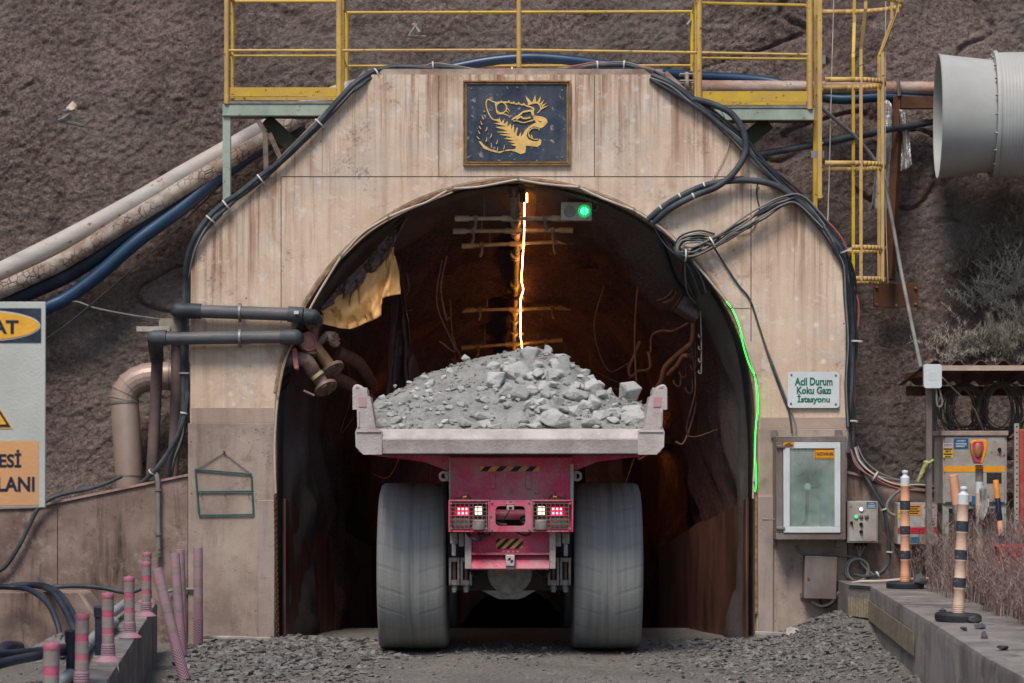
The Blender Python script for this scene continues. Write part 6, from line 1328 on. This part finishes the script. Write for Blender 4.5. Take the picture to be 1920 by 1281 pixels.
t_ = NT('ore_fines'); c = t_.mix(t_.noise(4,7,.65,lo=.36,hi=.64), (178,179,175), (146,146,143)); c = t_.mix(t_.mul(t_.noise(50,5,.75,lo=.5,hi=.66), .6), c, (104,100,98)); M_ORE = t_.out(c, .95, 0, t_.bump(t_.noise(38,7,.75), .8, .018), .15)
t_ = NT('ore_rock'); gi = t_.n('ShaderNodeObjectInfo'); rp_ = t_.n('ShaderNodeValToRGB'); t_.l(gi.outputs['Random'], rp_.inputs[0]); e = rp_.color_ramp.elements; e[0].color = (*lin((158,160,156)),1); e[1].color = (*lin((192,194,190)),1)
c = t_.mix(t_.mul(t_.noise(5,7,.7,lo=.5,hi=.68), .6), rp_.outputs[0], (108,102,100)); M_OREROCK = t_.out(c, .9, 0, t_.bump(t_.noise(16,8,.7), .6, .02), .2)
hp = grid('ore_heap', HX, HY, heap_z(HX, HY), M_ORE); tag(hp, 'heap of pale grey crushed ore filling the truck bed', 'ore', kind='stuff')
sm_ = MB()
for _ in range(800):
    x, y = R.uniform(-1.3,1.3), -2.1+2.1*R.random(); s_ = .008+.030*R.random()**2.6
    sm_.rock((x, y, float(heap_z(np.array(x),np.array(y)))+s_*.2), (s_*1.2,s_,s_*.8), R, n=9)
tag(sm_.build('ore_rubble', M_ORE, flat=True), 'small broken stones strewn over the ore heap', 'rubble', kind='stuff')
def hit(px, py):
    for i in range(400):
        y = -2.12+i*.008; v = P(px, py, y)
        if float(heap_z(np.array(v.x), np.array(y))) >= v.z: return v
    return P(px, py, -.25)
special = {(1615,305):'large upright pale slab standing at the right end of the ore heap', (1060,90):'flat topped block lying just below the peak of the ore heap', (865,235):'big tilted pale slab on the left of the central boulders in the ore heap', (985,185):'largest pale block right of the tilted slab near the middle of the ore heap', (1000,315):'rounded flat slab below the largest block in the ore heap', (1205,450):'broad pale rock resting on the tail lip right of the centre', (715,465):'pale pointed rock resting on the tail lip left of the centre', (1410,375):'rough dark sided boulder on the right slope of the ore heap', (990,440):'dark pitted rock above the tail lip at the centre', (1160,60):'small pointed rock on the very peak of the ore heap', (700,100):'small rounded rock alone on the left skyline of the ore heap', (465,430):'small pale wedge of rock low on the left slope of the ore heap'}
RK = [(1060,90,110,95),(865,235,120,135),(985,185,135,130),(1000,315,105,110),(1068,285,75,80),(940,258,55,45),(1155,300,85,65),(870,145,95,45),(1160,60,50,55),(1240,100,100,40),(1615,305,130,150),(1305,400,85,80),(1410,375,115,110),(1205,450,150,100),(990,440,120,100),(715,465,105,65),(800,425,85,60),(800,470,70,60),(860,480,70,45),(1080,480,90,45),(1395,465,110,60),(1630,440,150,110),(1640,390,120,60),(1545,395,70,40),(1310,310,80,90),(1225,345,60,50),(1370,180,60,45),(1410,215,60,50),(1450,250,70,50),(1500,290,60,50),(470,210,60,40),(700,100,45,40),(465,430,50,55),(240,465,110,45),(310,455,70,55),(220,370,60,60),(230,320,45,35),(515,240,60,40),(1440,485,50,25),(1130,350,70,60),(1250,395,60,50),(1160,390,90,70),(1105,205,70,80),(620,170,45,30),(580,205,40,30),(380,240,45,30),(330,285,40,30),(1290,140,50,35),(960,120,60,60),(1320,250,60,40),(1190,250,60,50)]
rr9 = random.Random(99)
for _ in range(120):
    x = rr9.randint(900,1700); y = rr9.randint(110,480)
    if y > 70+(max(0,x-1180))*.62+20: k_ = int(28+72*rr9.random()**1.6); RK.append((x,y,k_,int(k_*rr9.uniform(.7,1))))
for _ in range(60): k_ = rr9.randint(22,52); RK.append((rr9.randint(230,900), rr9.randint(250,490), k_, int(k_*.8)))
for (x,y,w,h) in RK:
    px, py = 640+x/3, 640+y/3; v = hit(px, py); s_ = S(v.y)/3/2
    lb = special.get((x,y), 'middling grey angular rock half buried in the ore heap on the truck')
    o = MB().rock(v+Vector((0,-.02-.30*w*s_,.16*h*s_)), (w*s_*1.38, max(w,h)*s_*.8, h*s_*1.35), random.Random(x*7+y), n=11, turn=False)
    o = o.build('rock', M_OREROCK, flat=True); bv = o.modifiers.new('bevel','BEVEL'); bv.width = .007; bv.segments = 1
    tag(o, lb, 'rock', 'rocks heaped on the truck bed')

# ================================================================== PLANTS
def ribbon(vs, fs, pts, w, rnd):
    n0 = len(vs); side = Vector((rnd.uniform(-1,1), rnd.uniform(-.5,.5), 0)).normalized()
    for i, p in enumerate(pts): k = w*(1-.75*i/(len(pts)-1)); vs.append(tuple(p-side*k)); vs.append(tuple(p+side*k))
    for i in range(len(pts)-1): fs.append((n0+2*i, n0+2*i+1, n0+2*i+3, n0+2*i+2))
def grass():
    r = random.Random(5); vs, fs = [], []
    clumps = [(4.0+abs(r.gauss(0,.8)), -8.5+8*r.random(), r.uniform(.05,.16), r.uniform(.55,1.15)) for _ in range(150)]
    for k in range(5200):
        cx_, cy_, cs_, ch_ = r.choice(clumps); x = max(4.02, cx_+r.gauss(0,cs_)); y = cy_+r.gauss(0,cs_)
        if x > 6.6: continue
        z = .64+.05*min(1, max(0, x-4.2)); hgt = ch_*r.uniform(.35,.92)*(0.55+.45*min(1,(x-3.9)/.5)); lean = Vector((r.gauss(-.10,.22), r.gauss(-.08,.18), 0))*hgt
        base = Vector((x,y,z)); pts = [base+lean*(t*t)+Vector((r.gauss(0,.006), r.gauss(0,.006), hgt*t)) for t in (0,.25,.5,.75,1)]
        ribbon(vs, fs, pts, .0022, r)
        for _ in range(r.randint(3,7)):
            t = r.uniform(.3,1); b = base+lean*(t*t)+Vector((0,0,hgt*t)); d = Vector((r.gauss(0,.05), r.gauss(0,.05), r.uniform(.02,.11)))
            ribbon(vs, fs, [b, b+d*.6, b+d+Vector((d.x*.4,d.y*.4,-.01))], .0016 if r.random() < .85 else .0034, r)
    me = bpy.data.meshes.new('dry_grass'); me.from_pydata(vs, [], fs)
    t = NT('dry_stalks'); gi = t.n('ShaderNodeNewGeometry'); rp = t.n('ShaderNodeValToRGB'); t.l(gi.outputs['Random Per Island'], rp.inputs[0]); e = rp.color_ramp.elements; e[0].color = (*lin((78,60,62)),1); e[1].color = (*lin((168,146,136)),1)
    me.materials.append(t.out(rp.outputs[0], .8)); o = bpy.data.objects.new('dry_grass', me); SC.collection.objects.link(o); tag(o, 'tall dry mauve grass growing behind the right kerb', 'grass', kind='stuff')
grass()
def shrub(px, py, size, label, c1, c2, seed, n=42, up=.9):
    r = random.Random(seed); b0 = P(px, py, 1.0); y0 = float(slope_y(np.array(b0.x), np.array(b0.z))); b0 = P(px, py, y0-.03)
    t = thing('shrub', label, 'shrub', b0, 'dry shrubs growing on the slope'); st = MB(); vs, fs = [], []
    for k in range(n):
        d = Vector((r.gauss(0,.75), -abs(r.gauss(.25,.2)), r.gauss(up,.45))).normalized(); L = size*r.uniform(.35,1); b = b0+Vector((r.gauss(0,size*.18), 0, r.gauss(0,size*.15)))
        e = b+d*L+Vector((0,-.05,-.12*L)); mid = b.lerp(e,.5)+Vector((r.gauss(0,.03), -.03, .05*L))
        if k % 3 == 0: st.tube([b, mid, e], [.006,.002], 4, 3, caps=False)
        p = smooth_path([b, mid, e], 8)
        for q_ in p[3:]:
            for _ in range(5):
                dd = (d*.5+Vector((r.gauss(0,.7), r.gauss(-.1,.4), r.gauss(.2,.6)))).normalized()*r.uniform(.03,.085); ribbon(vs, fs, [q_, q_+dd*.6, q_+dd+Vector((0,0,-.008))], .0030, r)
    st.build('stems', mat('shrub_stem', (120,104,92), (84,70,62), .9), t); me = bpy.data.meshes.new('foliage'); me.from_pydata([tuple(Vector(v)-b0) for v in vs], [], fs)
    nm = 'shrub_leaf_%d_%d_%d' % c1
    if nm not in MATS:
        tt = NT(nm); gi = tt.n('ShaderNodeNewGeometry'); rp = tt.n('ShaderNodeValToRGB'); tt.l(gi.outputs['Random Per Island'], rp.inputs[0]); e = rp.color_ramp.elements; e[0].color = (*lin(c1),1); e[1].color = (*lin(c2),1); MATS[nm] = tt.out(rp.outputs[0], .8)
    me.materials.append(MATS[nm]); o = bpy.data.objects.new('foliage', me); SC.collection.objects.link(o); o.parent = t
G1, G2 = ((164,158,144),(216,208,192)), ((100,108,92),(156,154,134))
shrub(1790,668,.50,'pale dry shrub just above the left end of the shelter roof',*G1,1); shrub(1868,662,.55,'pale green grey shrub above the middle of the shelter roof',(146,146,122),(206,198,176),2)
shrub(1915,640,.55,'pale shrub spreading at the right edge above the shelter',*G1,3); shrub(1850,570,.50,'grey green shrub with drooping needles in the middle of the slope thicket',(140,142,128),(196,192,174),4)
shrub(1908,540,.50,'dull shrub at the right edge in the middle of the thicket',*G1,5); shrub(1815,500,.36,'sparse grey shrub highest on the left side of the thicket',(92,92,82),(150,142,128),6,36)
shrub(1885,480,.40,'dark green bare twigged shrub near the top of the thicket',*G2,7,26); shrub(1925,430,.42,'thin dark shrub highest at the right edge below the duct',*G2,8,20)
